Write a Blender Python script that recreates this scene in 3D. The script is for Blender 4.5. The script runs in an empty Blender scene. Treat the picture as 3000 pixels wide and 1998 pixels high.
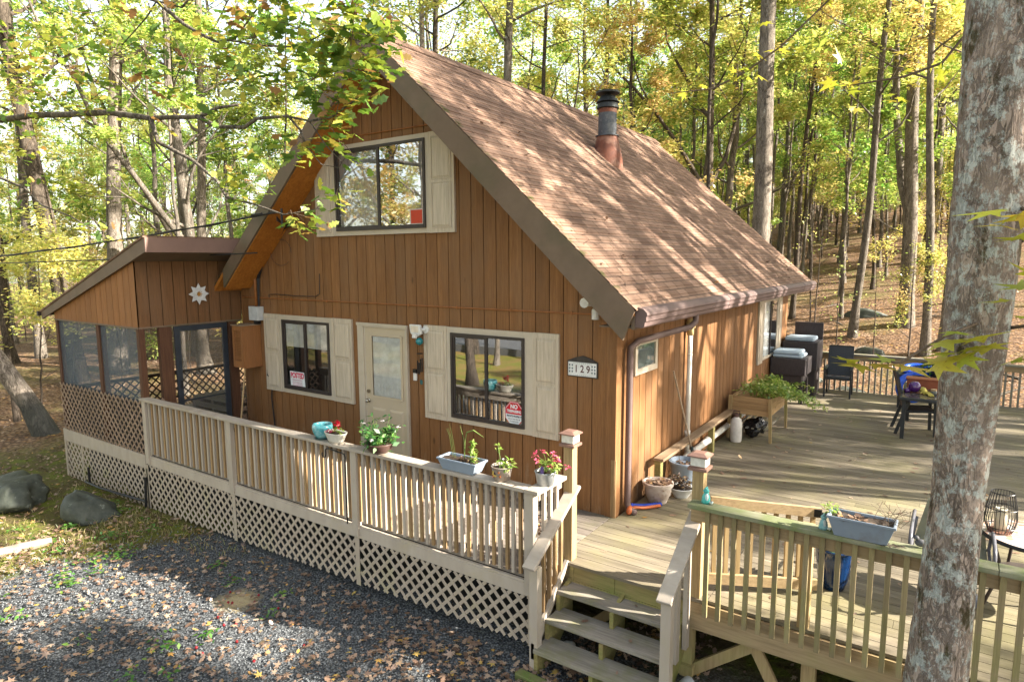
import bpy, math, random
import numpy as np
from mathutils import Vector, Matrix
R = math.radians
random.seed(7); rng = np.random.default_rng(11)
SC = bpy.context.scene
COL = SC.collection

# ------------------------------------------------------------------ camera, sky, sun, exposure
YAW, PITCH, ROLL = 0.602, 0.1255, -0.0046
cd = bpy.data.cameras.new('camera'); cam = bpy.data.objects.new('camera', cd); COL.objects.link(cam)
fw = Vector((-math.sin(YAW)*math.cos(PITCH), math.cos(YAW)*math.cos(PITCH), -math.sin(PITCH)))
rt = Vector((math.cos(YAW), math.sin(YAW), 0)); up = rt.cross(fw)
r_ = rt*math.cos(ROLL) + up*math.sin(ROLL); u_ = -rt*math.sin(ROLL) + up*math.cos(ROLL)
cam.matrix_world = Matrix(((r_.x, u_.x, -fw.x, 3.2304), (r_.y, u_.y, -fw.y, -6.8591), (r_.z, u_.z, -fw.z, 3.109), (0, 0, 0, 1)))
cd.sensor_width = 36; cd.lens = 1882.1/3000*36; cd.clip_end = 600; cd.clip_start = 0.05
SC.camera = cam
SUN_AZ, SUN_EL = 19.0, 30.0          # azimuth measured from +x towards +y
wd = bpy.data.worlds.new('World'); SC.world = wd; wd.use_nodes = True
nt = wd.node_tree
sky = nt.nodes.new('ShaderNodeTexSky'); sky.sky_type = 'NISHITA'; sky.sun_disc = False
sky.sun_elevation = R(SUN_EL); sky.sun_rotation = R(90-SUN_AZ); sky.air_density = 1.0; sky.dust_density = 1.5
hs_ = nt.nodes.new('ShaderNodeHueSaturation'); hs_.inputs['Saturation'].default_value = .6      # camera white balance set for open shade
nt.links.new(sky.outputs[0], hs_.inputs['Color']); tn_ = nt.nodes.new('ShaderNodeMix'); tn_.data_type = 'RGBA'; tn_.blend_type = 'MULTIPLY'; tn_.inputs[0].default_value = 1
tn_.inputs[7].default_value = (1.0, .95, .87, 1); nt.links.new(hs_.outputs[0], tn_.inputs[6]); nt.links.new(tn_.outputs[2], nt.nodes['Background'].inputs[0]); nt.nodes['Background'].inputs[1].default_value = 0.11
sl = bpy.data.lights.new('sun', 'SUN'); sl.energy = 5.0; sl.angle = R(0.53); sl.color = (1, 0.92, 0.79)
so = bpy.data.objects.new('sun', sl); COL.objects.link(so)
sd = Vector((math.cos(R(SUN_AZ))*math.cos(R(SUN_EL)), math.sin(R(SUN_AZ))*math.cos(R(SUN_EL)), math.sin(R(SUN_EL))))
so.rotation_euler = sd.to_track_quat('Z', 'Y').to_euler(); so.location = sd*60
SC.view_settings.view_transform = 'Standard'; SC.view_settings.look = 'None'; SC.view_settings.exposure = 2.35
SC.cycles.max_bounces = 8; SC.cycles.transparent_max_bounces = 24; SC.cycles.transmission_bounces = 6
SC.cycles.sample_clamp_indirect = 6

# ------------------------------------------------------------------ helpers: materials
class N:
    def __init__(s, name):
        s.m = bpy.data.materials.new(name); s.m.use_nodes = True; s.t = s.m.node_tree
        s.b = s.t.nodes['Principled BSDF']; s.out = s.t.nodes['Material Output']
    def n(s, typ, **kw):
        x = s.t.nodes.new('ShaderNode'+typ)
        for k, v in kw.items(): setattr(x, k, v)
        return x
    def l(s, a, b): s.t.links.new(a, b)
    def val(s, x, v):
        if hasattr(v, 'links') or hasattr(v, 'is_output'): s.l(v, x)
        else: x.default_value = v
    def coord(s, stretch=(1, 1, 1), which='Object'):
        c = s.n('TexCoord'); mp = s.n('Mapping'); mp.inputs['Scale'].default_value = stretch
        s.l(c.outputs[which], mp.inputs[0]); return mp.outputs[0]
    def noise(s, vec, scale, detail=5, rough=.6, dist=0):
        x = s.n('TexNoise'); s.l(vec, x.inputs['Vector']); x.inputs['Scale'].default_value = scale
        x.inputs['Detail'].default_value = detail; x.inputs['Roughness'].default_value = rough; x.inputs['Distortion'].default_value = dist
        return x.outputs['Fac']
    def vor(s, vec, scale, feature='F1', out='Distance'):
        x = s.n('TexVoronoi'); x.feature = feature; s.l(vec, x.inputs['Vector']); x.inputs['Scale'].default_value = scale
        return x.outputs[out]
    def ramp(s, fac, stops, interp='LINEAR'):
        x = s.n('ValToRGB'); e = x.color_ramp.elements; x.color_ramp.interpolation = interp
        while len(e) < len(stops): e.new(.5)
        for el, (p, c) in zip(e, stops):
            el.position = p; el.color = (c, c, c, 1) if isinstance(c, (int, float)) else (*c, 1)
        s.l(fac, x.inputs[0]); return x.outputs[0]
    def mix(s, f, a, b, typ='MIX'):
        x = s.n('Mix'); x.data_type = 'RGBA'; x.blend_type = typ
        s.val(x.inputs[0], f)
        for i, v in ((6, a), (7, b)):
            if isinstance(v, tuple): x.inputs[i].default_value = (*v, 1)
            else: s.l(v, x.inputs[i])
        return x.outputs[2]
    def math(s, op, a, b=0.0, c=0.0):
        x = s.n('Math'); x.operation = op
        for i, v in enumerate((a, b, c)): s.val(x.inputs[i], v)
        return x.outputs[0]
    def island(s): return s.n('NewGeometry').outputs['Random Per Island']
    def objrand(s): return s.n('ObjectInfo').outputs['Random']
    def bright(s, col, fac, amt):      # multiply colour by 1 +- amt
        k = s.math('MULTIPLY_ADD', fac, 2*amt, 1-amt)
        x = s.n('HueSaturation'); s.l(k, x.inputs['Value']); s.l(col, x.inputs['Color']); return x.outputs[0]
    def bump(s, h, strength=.3, dist=.01):
        x = s.n('Bump'); x.inputs['Strength'].default_value = strength; x.inputs['Distance'].default_value = dist
        s.l(h, x.inputs['Height']); s.l(x.outputs[0], s.b.inputs['Normal'])
    def done(s, col, rough=.7, spec=.3, metal=0):
        if isinstance(col, tuple): s.b.inputs['Base Color'].default_value = (*col, 1)
        else: s.l(col, s.b.inputs['Base Color'])
        s.b.inputs['Roughness'].default_value = rough; s.b.inputs['Specular IOR Level'].default_value = spec
        s.b.inputs['Metallic'].default_value = metal
        return s.m

def sh(c, k): return tuple(min(1, v*k) for v in c)
def mat(name, c1, c2=None, scale=8, stretch=(1, 1, 1), rough=.65, spec=.3, bump=.15, bd=.004, c3=None, s3=2.0, t3=.6, isl=0.0, orand=0.0, metal=0, w3=.12):
    m = N(name); c2 = c2 or sh(c1, .7)
    v = m.coord(stretch); f = m.noise(v, scale, 6)
    col = m.ramp(f, [(.3, c2), (.7, c1)])
    if c3:
        g = m.noise(m.coord(), s3, 5); col = m.mix(m.ramp(g, [(t3-w3, 0), (t3+w3, 1)]), col, c3)
    if isl: col = m.bright(col, m.island(), isl)
    if orand: col = m.bright(col, m.objrand(), orand)
    if bump: m.bump(f, bump, bd)
    return m.done(col, rough, spec, metal)

def woodmat(name, c1, c2, axis, fine=14, rough=.75, knots=True, c3=None, t3=.62, isl=.12, orand=.0, s3=1.2, bump=.25):
    m = N(name); st = [1.0, 1.0, 1.0]; st['xyz'.index(axis)] = .06
    v = m.coord(tuple(st)); f = m.noise(v, fine, 8, .65, .6); g = m.noise(v, fine*5, 4, .7)
    col = m.ramp(f, [(.28, c2), (.5, tuple((a+b)/2 for a, b in zip(c1, c2))), (.72, c1)])
    col = m.mix(m.ramp(g, [(.35, .55), (.6, 0)]), col, sh(c2, .6))
    if knots:
        k = m.vor(m.coord(tuple(.35 if s < 1 else 1.0 for s in st)), 2.1)
        col = m.mix(m.ramp(k, [(.03, .8), (.075, 0)]), col, sh(c2, .4))
    if c3:
        h = m.noise(m.coord(), s3, 6, .65); col = m.mix(m.ramp(h, [(t3-.14, 0), (t3+.12, .85)]), col, c3)
    if isl: col = m.bright(col, m.island(), isl)
    if orand: col = m.bright(col, m.objrand(), orand)
    m.bump(g, bump, .003)
    return m.done(col, rough, .25)

def glassmat(name, base=.10, tint=(1, 1, 1)):
    m = N(name); tr = m.n('BsdfTransparent'); tr.inputs[0].default_value = (*tint, 1)
    gl = m.n('BsdfGlossy'); gl.inputs['Roughness'].default_value = .015; gl.inputs[0].default_value = (.95, .97, 1, 1)
    lw = m.n('Fresnel'); lw.inputs[0].default_value = 1.5
    f = m.math('ADD', m.math('MULTIPLY', lw.outputs[0], 1.6), base); f = m.math('MINIMUM', f, 1.0)
    mx = m.n('MixShader'); m.l(f, mx.inputs[0]); m.l(tr.outputs[0], mx.inputs[1]); m.l(gl.outputs[0], mx.inputs[2])
    m.l(mx.outputs[0], m.out.inputs[0]); return m.m

def leafmat(name, stops, trans=.55, orand=.12, rough=.55, spot=None):
    m = N(name); col = m.ramp(m.island(), stops)
    if spot:
        f = m.noise(m.coord(), 55, 3); col = m.mix(m.ramp(f, [(.58, 0), (.7, .8)]), col, spot)
    if orand:
        hs = m.n('HueSaturation'); m.l(col, hs.inputs['Color'])
        m.l(m.math('MULTIPLY_ADD', m.objrand(), .055, .487), hs.inputs['Hue'])
        m.l(m.math('MULTIPLY_ADD', m.objrand(), 2*orand, 1-orand), hs.inputs['Value']); col = hs.outputs[0]
    df = m.n('BsdfDiffuse'); tl = m.n('BsdfTranslucent'); gl = m.n('BsdfGlossy'); gl.inputs['Roughness'].default_value = .45
    m.l(col, df.inputs[0]); m.l(col, tl.inputs[0])
    a = m.n('MixShader'); a.inputs[0].default_value = trans; m.l(df.outputs[0], a.inputs[1]); m.l(tl.outputs[0], a.inputs[2])
    b = m.n('MixShader'); b.inputs[0].default_value = .07; m.l(a.outputs[0], b.inputs[1]); m.l(gl.outputs[0], b.inputs[2])
    m.l(b.outputs[0], m.out.inputs[0]); return m.m

# ------------------------------------------------------------------ helpers: geometry
class MB:
    def __init__(s): s.v = []; s.f = []; s.mi = []; s.cur = 0
    def add(s, vs, fs):
        k = len(s.v); s.v += [tuple(p) for p in vs]; s.f += [tuple(i+k for i in f) for f in fs]; s.mi += [s.cur]*len(fs); return s
    def box(s, x0, x1, y0, y1, z0, z1):
        return s.add([(x, y, z) for z in (z0, z1) for y in (y0, y1) for x in (x0, x1)],
                     [(0, 2, 3, 1), (4, 5, 7, 6), (0, 1, 5, 4), (2, 6, 7, 3), (0, 4, 6, 2), (1, 3, 7, 5)])
    def bar(s, a, b, w, h, upv=(0, 0, 1)):       # box from a to b, w sideways, h along upv
        a, b = Vector(a), Vector(b); d = (b-a).normalized(); sd_ = d.cross(Vector(upv)).normalized(); uu = sd_.cross(d)
        vs = []
        for p in (a, b):
            for i, j in ((-1, -1), (1, -1), (1, 1), (-1, 1)): vs.append(p+sd_*(w/2*i)+uu*(h/2*j))
        return s.add(vs, [(0, 1, 2, 3), (7, 6, 5, 4), (0, 4, 5, 1), (1, 5, 6, 2), (2, 6, 7, 3), (3, 7, 4, 0)])
    def tube(s, path, rad, n=8, cap=True):
        path = [Vector(p) for p in path]; m = len(path)
        rad = [rad]*m if isinstance(rad, (int, float)) else rad
        vs = []; ref = None
        for i, p in enumerate(path):
            d = (path[min(i+1, m-1)]-path[max(i-1, 0)]).normalized()
            if ref is None: ref = Vector((1, 0, 0)) if abs(d.x) < .8 else Vector((0, 1, 0))
            a = (ref-d*ref.dot(d)).normalized(); ref = a; b = d.cross(a)
            for k in range(n):
                t = 2*math.pi*k/n; vs.append(p+(a*math.cos(t)+b*math.sin(t))*rad[i])
        fs = [(i*n+k, i*n+(k+1) % n, (i+1)*n+(k+1) % n, (i+1)*n+k) for i in range(m-1) for k in range(n)]
        if cap: fs += [tuple(reversed(range(n))), tuple(range((m-1)*n, m*n))]
        return s.add(vs, fs)
    def lathe(s, c, prof, n=24, sx=1, sy=1, wob=None):
        c = Vector(c); vs = []
        for r, z in prof:
            for k in range(n):
                t = 2*math.pi*k/n; q = r*(wob(t) if wob else 1); vs.append(c+Vector((q*math.cos(t)*sx, q*math.sin(t)*sy, z)))
        m = len(prof); fs = [(i*n+k, i*n+(k+1) % n, (i+1)*n+(k+1) % n, (i+1)*n+k) for i in range(m-1) for k in range(n)]
        if prof[0][0] > 0: fs.append(tuple(reversed(range(n))))
        if prof[-1][0] > 0: fs.append(tuple(range((m-1)*n, m*n)))
        return s.add(vs, fs)
    def prism(s, pts, d):                         # polygon pts (3d) extruded by vector d
        n = len(pts); d = Vector(d); vs = [Vector(p) for p in pts]+[Vector(p)+d for p in pts]
        return s.add(vs, [tuple(reversed(range(n))), tuple(range(n, 2*n))]+[(i, (i+1) % n, n+(i+1) % n, n+i) for i in range(n)])
    def ball(s, c, r, n=12, sz=1, sx=1, sy=1):
        c = Vector(c); vs = [c+Vector((0, 0, -r*sz))]; m = max(4, n//2)
        for i in range(1, m):
            a = -math.pi/2+math.pi*i/m
            for k in range(n):
                t = 2*math.pi*k/n; vs.append(c+Vector((r*math.cos(a)*math.cos(t)*sx, r*math.cos(a)*math.sin(t)*sy, r*math.sin(a)*sz)))
        vs.append(c+Vector((0, 0, r*sz))); L = len(vs)-1
        fs = [(0, 1+(k+1) % n, 1+k) for k in range(n)]+[(L, L-n+k, L-n+(k+1) % n) for k in range(n)]
        fs += [(1+i*n+k, 1+i*n+(k+1) % n, 1+(i+1)*n+(k+1) % n, 1+(i+1)*n+k) for i in range(m-2) for k in range(n)]
        return s.add(vs, fs)
    def build(s, name, m, parent=None, smooth=False, local=False, bevel=0):
        me = bpy.data.meshes.new(name)
        off = Vector((0, 0, 0)) if (local or parent is None) else rootof(parent).location
        me.from_pydata([tuple(Vector(p)-off) for p in s.v], [], s.f)
        for q in (m if isinstance(m, (list, tuple)) else [m]): me.materials.append(q)
        if any(s.mi): me.polygons.foreach_set('material_index', s.mi)
        if smooth: me.polygons.foreach_set('use_smooth', [True]*len(me.polygons))
        me.update(); return link(name, me, parent, bevel)

def rootof(o):
    while o.parent: o = o.parent
    return o
def link(name, me, parent=None, bevel=0):
    o = bpy.data.objects.new(name, me); COL.objects.link(o); o.parent = parent
    if bevel:
        b = o.modifiers.new('b', 'BEVEL'); b.width = bevel; b.segments = 2; b.limit_method = 'ANGLE'
    return o
def smooth_by_angle(o, ang=40):
    me = o.data; me.polygons.foreach_set('use_smooth', [True]*len(me.polygons))
    try: me.set_sharp_from_angle(angle=R(ang))
    except Exception: pass
    return o
def tag(o, label, cat, group=None):
    o['label'] = label; o['category'] = cat
    if group: o['group'] = group
    return o
def thing(name, label, cat, loc=(0, 0, 0), rz=0, group=None):
    o = bpy.data.objects.new(name, None); COL.objects.link(o); o.location = loc; o.rotation_euler = (0, 0, rz); o.empty_display_size = .1
    return tag(o, label, cat, group)
def kind(o, k): o['kind'] = k; return o
def dup(root, loc, rz, label=None, sc=1.0):
    r = root.copy(); COL.objects.link(r); r.location = loc; r.rotation_euler = (0, 0, rz); r.scale = (sc,)*3
    if label: r['label'] = label
    for ch in list(root.children):
        c = ch.copy(); COL.objects.link(c); c.parent = r
        for g in list(ch.children):
            d = g.copy(); COL.objects.link(d); d.parent = c
    return r
def rep(proto, loc):                              # another copy of one part under the same thing
    c = proto.copy(); COL.objects.link(c); c.parent = proto.parent; c.location = loc; return c
def npmesh(name, V, F, m, parent=None, smooth=False):   # V (n,3), F (k,4) or (k,3)
    me = bpy.data.meshes.new(name); k, c = F.shape
    me.vertices.add(len(V)); me.vertices.foreach_set('co', V.astype(np.float32).ravel())
    me.loops.add(k*c); me.loops.foreach_set('vertex_index', F.astype(np.int32).ravel())
    me.polygons.add(k); me.polygons.foreach_set('loop_start', np.arange(0, k*c, c, dtype=np.int32))
    me.materials.append(m); me.update(calc_edges=True)
    if smooth: me.polygons.foreach_set('use_smooth', np.ones(k, dtype=bool))
    return link(name, me, parent) if name else me
def text(name, s, size, m, parent, mat_rot, loc, align='CENTER', ext=.0008, sx=1.0, bold=0.0):
    cu = bpy.data.curves.new(name, 'FONT'); cu.body = s; cu.size = size; cu.align_x = align; cu.align_y = 'CENTER'; cu.extrude = ext; cu.offset = bold
    o = bpy.data.objects.new(name, cu); COL.objects.link(o)
    bpy.context.view_layer.update()
    me = bpy.data.meshes.new_from_object(o.evaluated_get(bpy.context.evaluated_depsgraph_get()))
    bpy.data.objects.remove(o); me.materials.clear(); me.materials.append(m)
    off = rootof(parent).location
    me.transform(Matrix.Translation(Vector(loc)-off) @ mat_rot.to_4x4() @ Matrix.Diagonal((sx, 1, 1, 1)))
    return link(name, me, parent)
FRONT = Matrix(((1, 0, 0), (0, 0, -1), (0, 1, 0)))    # text in the xz plane, facing -y

def rotmats(n, tilt=1.0):
    """random leaf orientations; tilt 0 = lying flat, 1 = any way up"""
    a = rng.uniform(0, 2*np.pi, n); t = np.abs(rng.normal(0, tilt*.75, n)); p = rng.uniform(0, 2*np.pi, n)
    ca, sa = np.cos(a), np.sin(a); Z = np.zeros(n); O = np.ones(n)
    Rz = np.stack([np.stack([ca, -sa, Z], -1), np.stack([sa, ca, Z], -1), np.stack([Z, Z, O], -1)], 1)
    ax = np.stack([np.cos(p), np.sin(p), Z], -1); ct, st = np.cos(t), np.sin(t)
    K = np.zeros((n, 3, 3)); K[:, 0, 2] = ax[:, 1]; K[:, 1, 2] = -ax[:, 0]; K[:, 2, 0] = -ax[:, 1]; K[:, 2, 1] = ax[:, 0]
    Rt = np.eye(3)[None]+st[:, None, None]*K+(1-ct)[:, None, None]*(K@K)
    return Rt@Rz
def shape_rhomb(): return np.array([(0, 0, 0), (.42, .26, .06), (1, 0, -.08), (.42, -.26, .06)]), np.array([(0, 1, 2, 3)])
def shape_oak():
    r = [(0, 0), (.12, .06), (.22, .2), (.34, .12), (.5, .3), (.6, .17), (.78, .24), (.86, .1), (1, .0)]
    up_ = [(x, y, -abs(y)*.35-(x-.5)**2*.25) for x, y in r]; lo = [(x, -y, -abs(y)*.35-(x-.5)**2*.25) for x, y in r[1:-1]]
    V = np.array(up_+lo); n = len(r); F = []
    for i in range(1, n-1):
        a, b = i, i+1
        la, lb = n+i-1, (n+i if i < n-2 else n-1)
        F.append((a, b, lb, la)) if i < n-2 else F.append((a, b, la, la))
    F.append((0, 1, n, n))
    T = []
    for f in F:
        T.append((f[0], f[1], f[2]))
        if f[2] != f[3]: T.append((f[0], f[2], f[3]))
    return V, np.array(T)
def shape_maple():
    pol = [(-90, .05), (-62, .45), (-35, .3), (-18, .72), (8, .36), (38, .95), (62, .42), (90, 1.12)]
    pts = [(0.0, 0.0)]+[(r*math.cos(R(a)), r*math.sin(R(a))) for a, r in pol]+[(-r*math.cos(R(a)), r*math.sin(R(a))) for a, r in pol[-2:0:-1]]
    V = np.array([(y+.05, x, -abs(x)*.18) for x, y in pts]); n = len(pts)-1
    return V, np.array([(0, 1+i, 1+(i+1) % n) for i in range(n)])
def leaves(name, P, size, m, parent=None, tilt=1.0, shp=shape_rhomb, var=.35, world=False):
    V, F = shp(); n = len(P); s = size*rng.uniform(1-var, 1+var, n)
    Q = np.einsum('nij,kj->nki', rotmats(n, tilt), V)*s[:, None, None]+np.asarray(P)[:, None, :]
    if parent is not None and world: Q = Q-np.array(rootof(parent).location)
    FF = (F[None]+np.arange(n)[:, None, None]*len(V)).reshape(-1, F.shape[1])
    return npmesh(name, Q.reshape(-1, 3), FF, m, parent)

def gz(x, y):
    s = .35*x+.94*y; t = np.clip((s-15)*.5, -30, 30); sp = np.where(s < 70, np.log1p(np.exp(t))/.5, s-15)
    return -.85-.12*np.clip((-x-1)/9, 0, 1)+.19*sp

# ------------------------------------------------------------------ materials
def siding(name, c1, c2, weather, splash=1):
    m = N(name); v = m.coord((1, 1, .05)); f = m.noise(v, 9, 8, .62, .5); g = m.noise(v, 60, 4, .7)
    col = m.ramp(f, [(.25, c2), (.52, tuple((a+b)/2 for a, b in zip(c1, c2))), (.75, c1)])
    col = m.mix(m.ramp(g, [(.35, .5), (.58, 0)]), col, sh(c2, .55))
    st = m.noise(m.coord((1.2, 1.2, .5)), 1.3, 6, .65)
    col = m.mix(m.ramp(st, [(.45, 0), (.75, .75)]), col, weather)
    k = m.vor(m.coord((1, 1, .4)), 1.7); col = m.mix(m.ramp(k, [(.02, .8), (.05, 0)]), col, sh(c2, .4))
    wp = m.noise(m.coord((1, 1, 1)), 3.1, 8, .7); col = m.mix(m.ramp(wp, [(.66, 0), (.78, .6)]), col, (.34, .24, .16))
    zz_ = m.n('SeparateXYZ'); m.l(m.coord(), zz_.inputs[0])
    sp_ = m.math('MULTIPLY', m.ramp(m.math('ADD', zz_.outputs[2], m.math('MULTIPLY', m.noise(m.coord((1, 1, .35)), 5, 6, .7), 1.6)), [(1.75/3, .8), (2.4/3, 0)]), 1.0) if 0 else m.math('MULTIPLY', m.math('LESS_THAN', zz_.outputs[2], 1.75), m.ramp(m.math('SUBTRACT', m.noise(m.coord((1, 1, .3)), 4.5, 7, .72), m.math('MULTIPLY', m.math('SUBTRACT', zz_.outputs[2], .9), .22)), [(.52, 0), (.66, .6)]))
    if splash: col = m.mix(sp_, col, (.30, .22, .15))
    col = m.bright(col, m.island(), .10); m.bump(g, .3, .004); return m.done(col, .72, .25)
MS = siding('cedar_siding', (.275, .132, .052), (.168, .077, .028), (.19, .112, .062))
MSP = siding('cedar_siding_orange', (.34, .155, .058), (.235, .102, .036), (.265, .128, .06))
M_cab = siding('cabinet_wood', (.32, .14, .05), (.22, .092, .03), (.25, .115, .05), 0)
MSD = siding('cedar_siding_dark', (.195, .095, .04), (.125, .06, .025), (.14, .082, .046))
M_groove = mat('siding_groove', (.03, .014, .007), bump=0)
def shingle():
    m = N('brown_shingles'); tc = m.n('TexCoord'); sp = m.n('SeparateXYZ'); m.l(tc.outputs['Object'], sp.inputs[0])
    s = m.math('MULTIPLY', m.math('SUBTRACT', sp.outputs[2], 2.569-.9*0), 1/.673); cb = m.n('CombineXYZ'); m.l(sp.outputs[1], cb.inputs[0]); m.l(s, cb.inputs[1])
    br = m.n('TexBrick'); m.l(cb.outputs[0], br.inputs['Vector']); br.offset = .5
    for k, v in (('Scale', 1.0), ('Mortar Size', .010), ('Mortar Smooth', .2), ('Bias', 0.0), ('Brick Width', .305), ('Row Height', .143)): br.inputs[k].default_value = v
    br.inputs['Color1'].default_value = (.115, .064, .044, 1); br.inputs['Color2'].default_value = (.35, .225, .16, 1); br.inputs['Mortar'].default_value = (.03, .018, .014, 1)
    g = m.noise(m.coord(), 220, 2, .5); col = m.mix(.38, br.outputs[0], m.ramp(g, [(.35, (.075, .044, .03)), (.65, (.285, .185, .13))]))
    p = m.noise(m.coord(), .8, 5, .6); col = m.mix(m.ramp(p, [(.45, 0), (.75, .5)]), col, (.10, .065, .05))
    mo = m.noise(m.coord(), 6, 6, .7)
    e = m.math('LESS_THAN', sp.outputs[1], -.38); mf = m.math('MULTIPLY', m.ramp(mo, [(.5, 0), (.6, .8)]), e)
    col = m.mix(mf, col, (.055, .06, .015))
    m.bump(g, .5, .004); return m.done(col, .85, .2)
M_shingle = shingle()
M_fascia = mat('fascia_brown', (.165, .115, .08), (.13, .09, .062), 5, rough=.6, c3=(.10, .085, .05), s3=1.1, t3=.62)
M_fascia2 = mat('fascia_mauve', (.20, .125, .10), (.16, .10, .082), 4, rough=.5)
M_gutter = mat('gutter_brown', (.145, .098, .09), (.115, .078, .072), 5, rough=.6, spec=.3)
M_soffit = woodmat('plywood_with_bounce', (.50, .20, .035), (.34, .12, .02), 'x', 6, isl=0)  # plywood, with warm reflected light mixed into its orange
M_trim = mat('beige_trim', (.48, .42, .34), (.42, .365, .295), 6, rough=.55, c3=(.46, .38, .29), s3=2.2, t3=.66)
M_shut = woodmat('shutter_beige', (.54, .465, .37), (.48, .41, .325), 'z', 9, .5, knots=False, isl=0, bump=.15)
M_door = mat('door_beige', (.46, .385, .285), (.43, .36, .265), 3, rough=.45, bump=.03)
M_frame = mat('bronze_frame', (.045, .036, .034), rough=.4, bump=0)
M_black = mat('black_metal', (.015, .015, .016), rough=.4, bump=0)
M_glass_door = glassmat('door_glass', .02); M_glass = glassmat('window_glass', .13); M_glass_hi = glassmat('window_glass_bright', .30)
M_dark = mat('painted_room_shade', (.012, .012, .013), bump=0)  # near-black colour standing in for the shade inside the rooms
M_blind = mat('white_blind', (.86, .87, .85), bump=0); M_curtain = mat('sheer_curtain', (.45, .45, .46), (.22, .22, .24), 30, (1, 1, .02), bump=0)
M_chrome = mat('satin_nickel', (.5, .47, .42), rough=.25, metal=1, bump=0)
M_white = mat('white_plastic', (.72, .72, .70), rough=.35, bump=0); M_offwhite = mat('off_white', (.62, .60, .54), (.5, .47, .4), 12, rough=.5)
M_pvc = mat('white_pvc', (.72, .71, .68), (.6, .57, .5), 5, rough=.35)
M_rust = mat('rusty_steel', (.20, .068, .036), (.09, .036, .026), 7, rough=.7, c3=(.30, .17, .12), s3=4, t3=.58)
M_galv = mat('galvanised', (.085, .095, .11), (.05, .06, .07), 12, rough=.6, metal=.0, c3=(.13, .135, .14), s3=14, t3=.6)
M_flue = mat('dark_flue', (.045, .05, .05), (.02, .022, .022), 6, rough=.5, metal=.4)
M_rustline = mat('painted_conduit', (.30, .115, .035), rough=.5, bump=0)
M_cable = mat('black_cable', (.02, .02, .022), rough=.4, bump=0); M_cableg = mat('grey_cable', (.2, .2, .2), rough=.4, bump=0)
M_paint = mat('weathered_beige_paint', (.41, .355, .295), (.34, .29, .24), 7, (1, 1, .3), .6, c3=(.36, .31, .22), s3=2.6, t3=.66, orand=.07, bump=.2)
M_rail = mat('worn_rail_paint', (.42, .365, .305), (.32, .275, .23), 9, (.2, 1, 1), .65, c3=(.30, .25, .19), s3=4, t3=.60, bump=.3)
M_raw = woodmat('raw_baluster', (.38, .25, .13), (.22, .135, .062), 'z', 12, orand=.22, isl=0, c3=(.2, .18, .06), t3=.68)
M_deck = woodmat('weathered_deck', (.27, .23, .168), (.125, .104, .076), 'x', 9, isl=.22, c3=(.19, .17, .085), t3=.6, s3=.9)
M_deckgrey = woodmat('grey_deck', (.30, .255, .215), (.15, .125, .105), 'x', 9, isl=.18, c3=(.17, .17, .08), t3=.64, s3=.9)
M_green = woodmat('mossy_lumber', (.34, .275, .125), (.20, .155, .062), 'x', 8, isl=.15, c3=(.16, .19, .05), t3=.52, s3=1.6)
M_greencap = woodmat('mossy_cap', (.33, .32, .24), (.21, .20, .13), 'x', 8, isl=.1, c3=(.14, .175, .06), t3=.5, s3=3.2)
M_tread = woodmat('grey_tread', (.36, .325, .275), (.19, .17, .14), 'x', 8, isl=.1, c3=(.17, .17, .075), t3=.6, s3=3)
M_pt = woodmat('new_lumber', (.44, .325, .175), (.31, .215, .10), 'z', 8, isl=.08, c3=(.30, .30, .10), t3=.68)
M_ptx = woodmat('new_lumber_flat', (.42, .31, .18), (.29, .205, .11), 'x', 8, isl=.08, c3=(.28, .26, .1), t3=.66)
M_bench = woodmat('bench_rail_wood', (.36, .26, .17), (.21, .145, .09), 'y', 9, isl=0)
M_lat = mat('lattice_beige', (.41, .345, .275), (.335, .28, .225), 9, rough=.6, c3=(.33, .31, .16), s3=2.0, t3=.68)
M_latb = mat('lattice_brown', (.28, .195, .14), (.19, .13, .092), 14, rough=.7, isl=.2)
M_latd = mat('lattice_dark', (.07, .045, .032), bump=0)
M_porchpost = woodmat('porch_post', (.13, .062, .034), (.075, .034, .02), 'z', 9, isl=0)
def screenmat():
    m = N('insect_screen'); tr = m.n('BsdfTransparent'); m.b.inputs['Base Color'].default_value = (.10, .14, .19, 1); m.b.inputs['Roughness'].default_value = .6
    mx = m.n('MixShader'); mx.inputs[0].default_value = .46; m.l(tr.outputs[0], mx.inputs[1]); m.l(m.b.outputs[0], mx.inputs[2]); m.l(mx.outputs[0], m.out.inputs[0]); return m.m
M_screen = screenmat()

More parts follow.
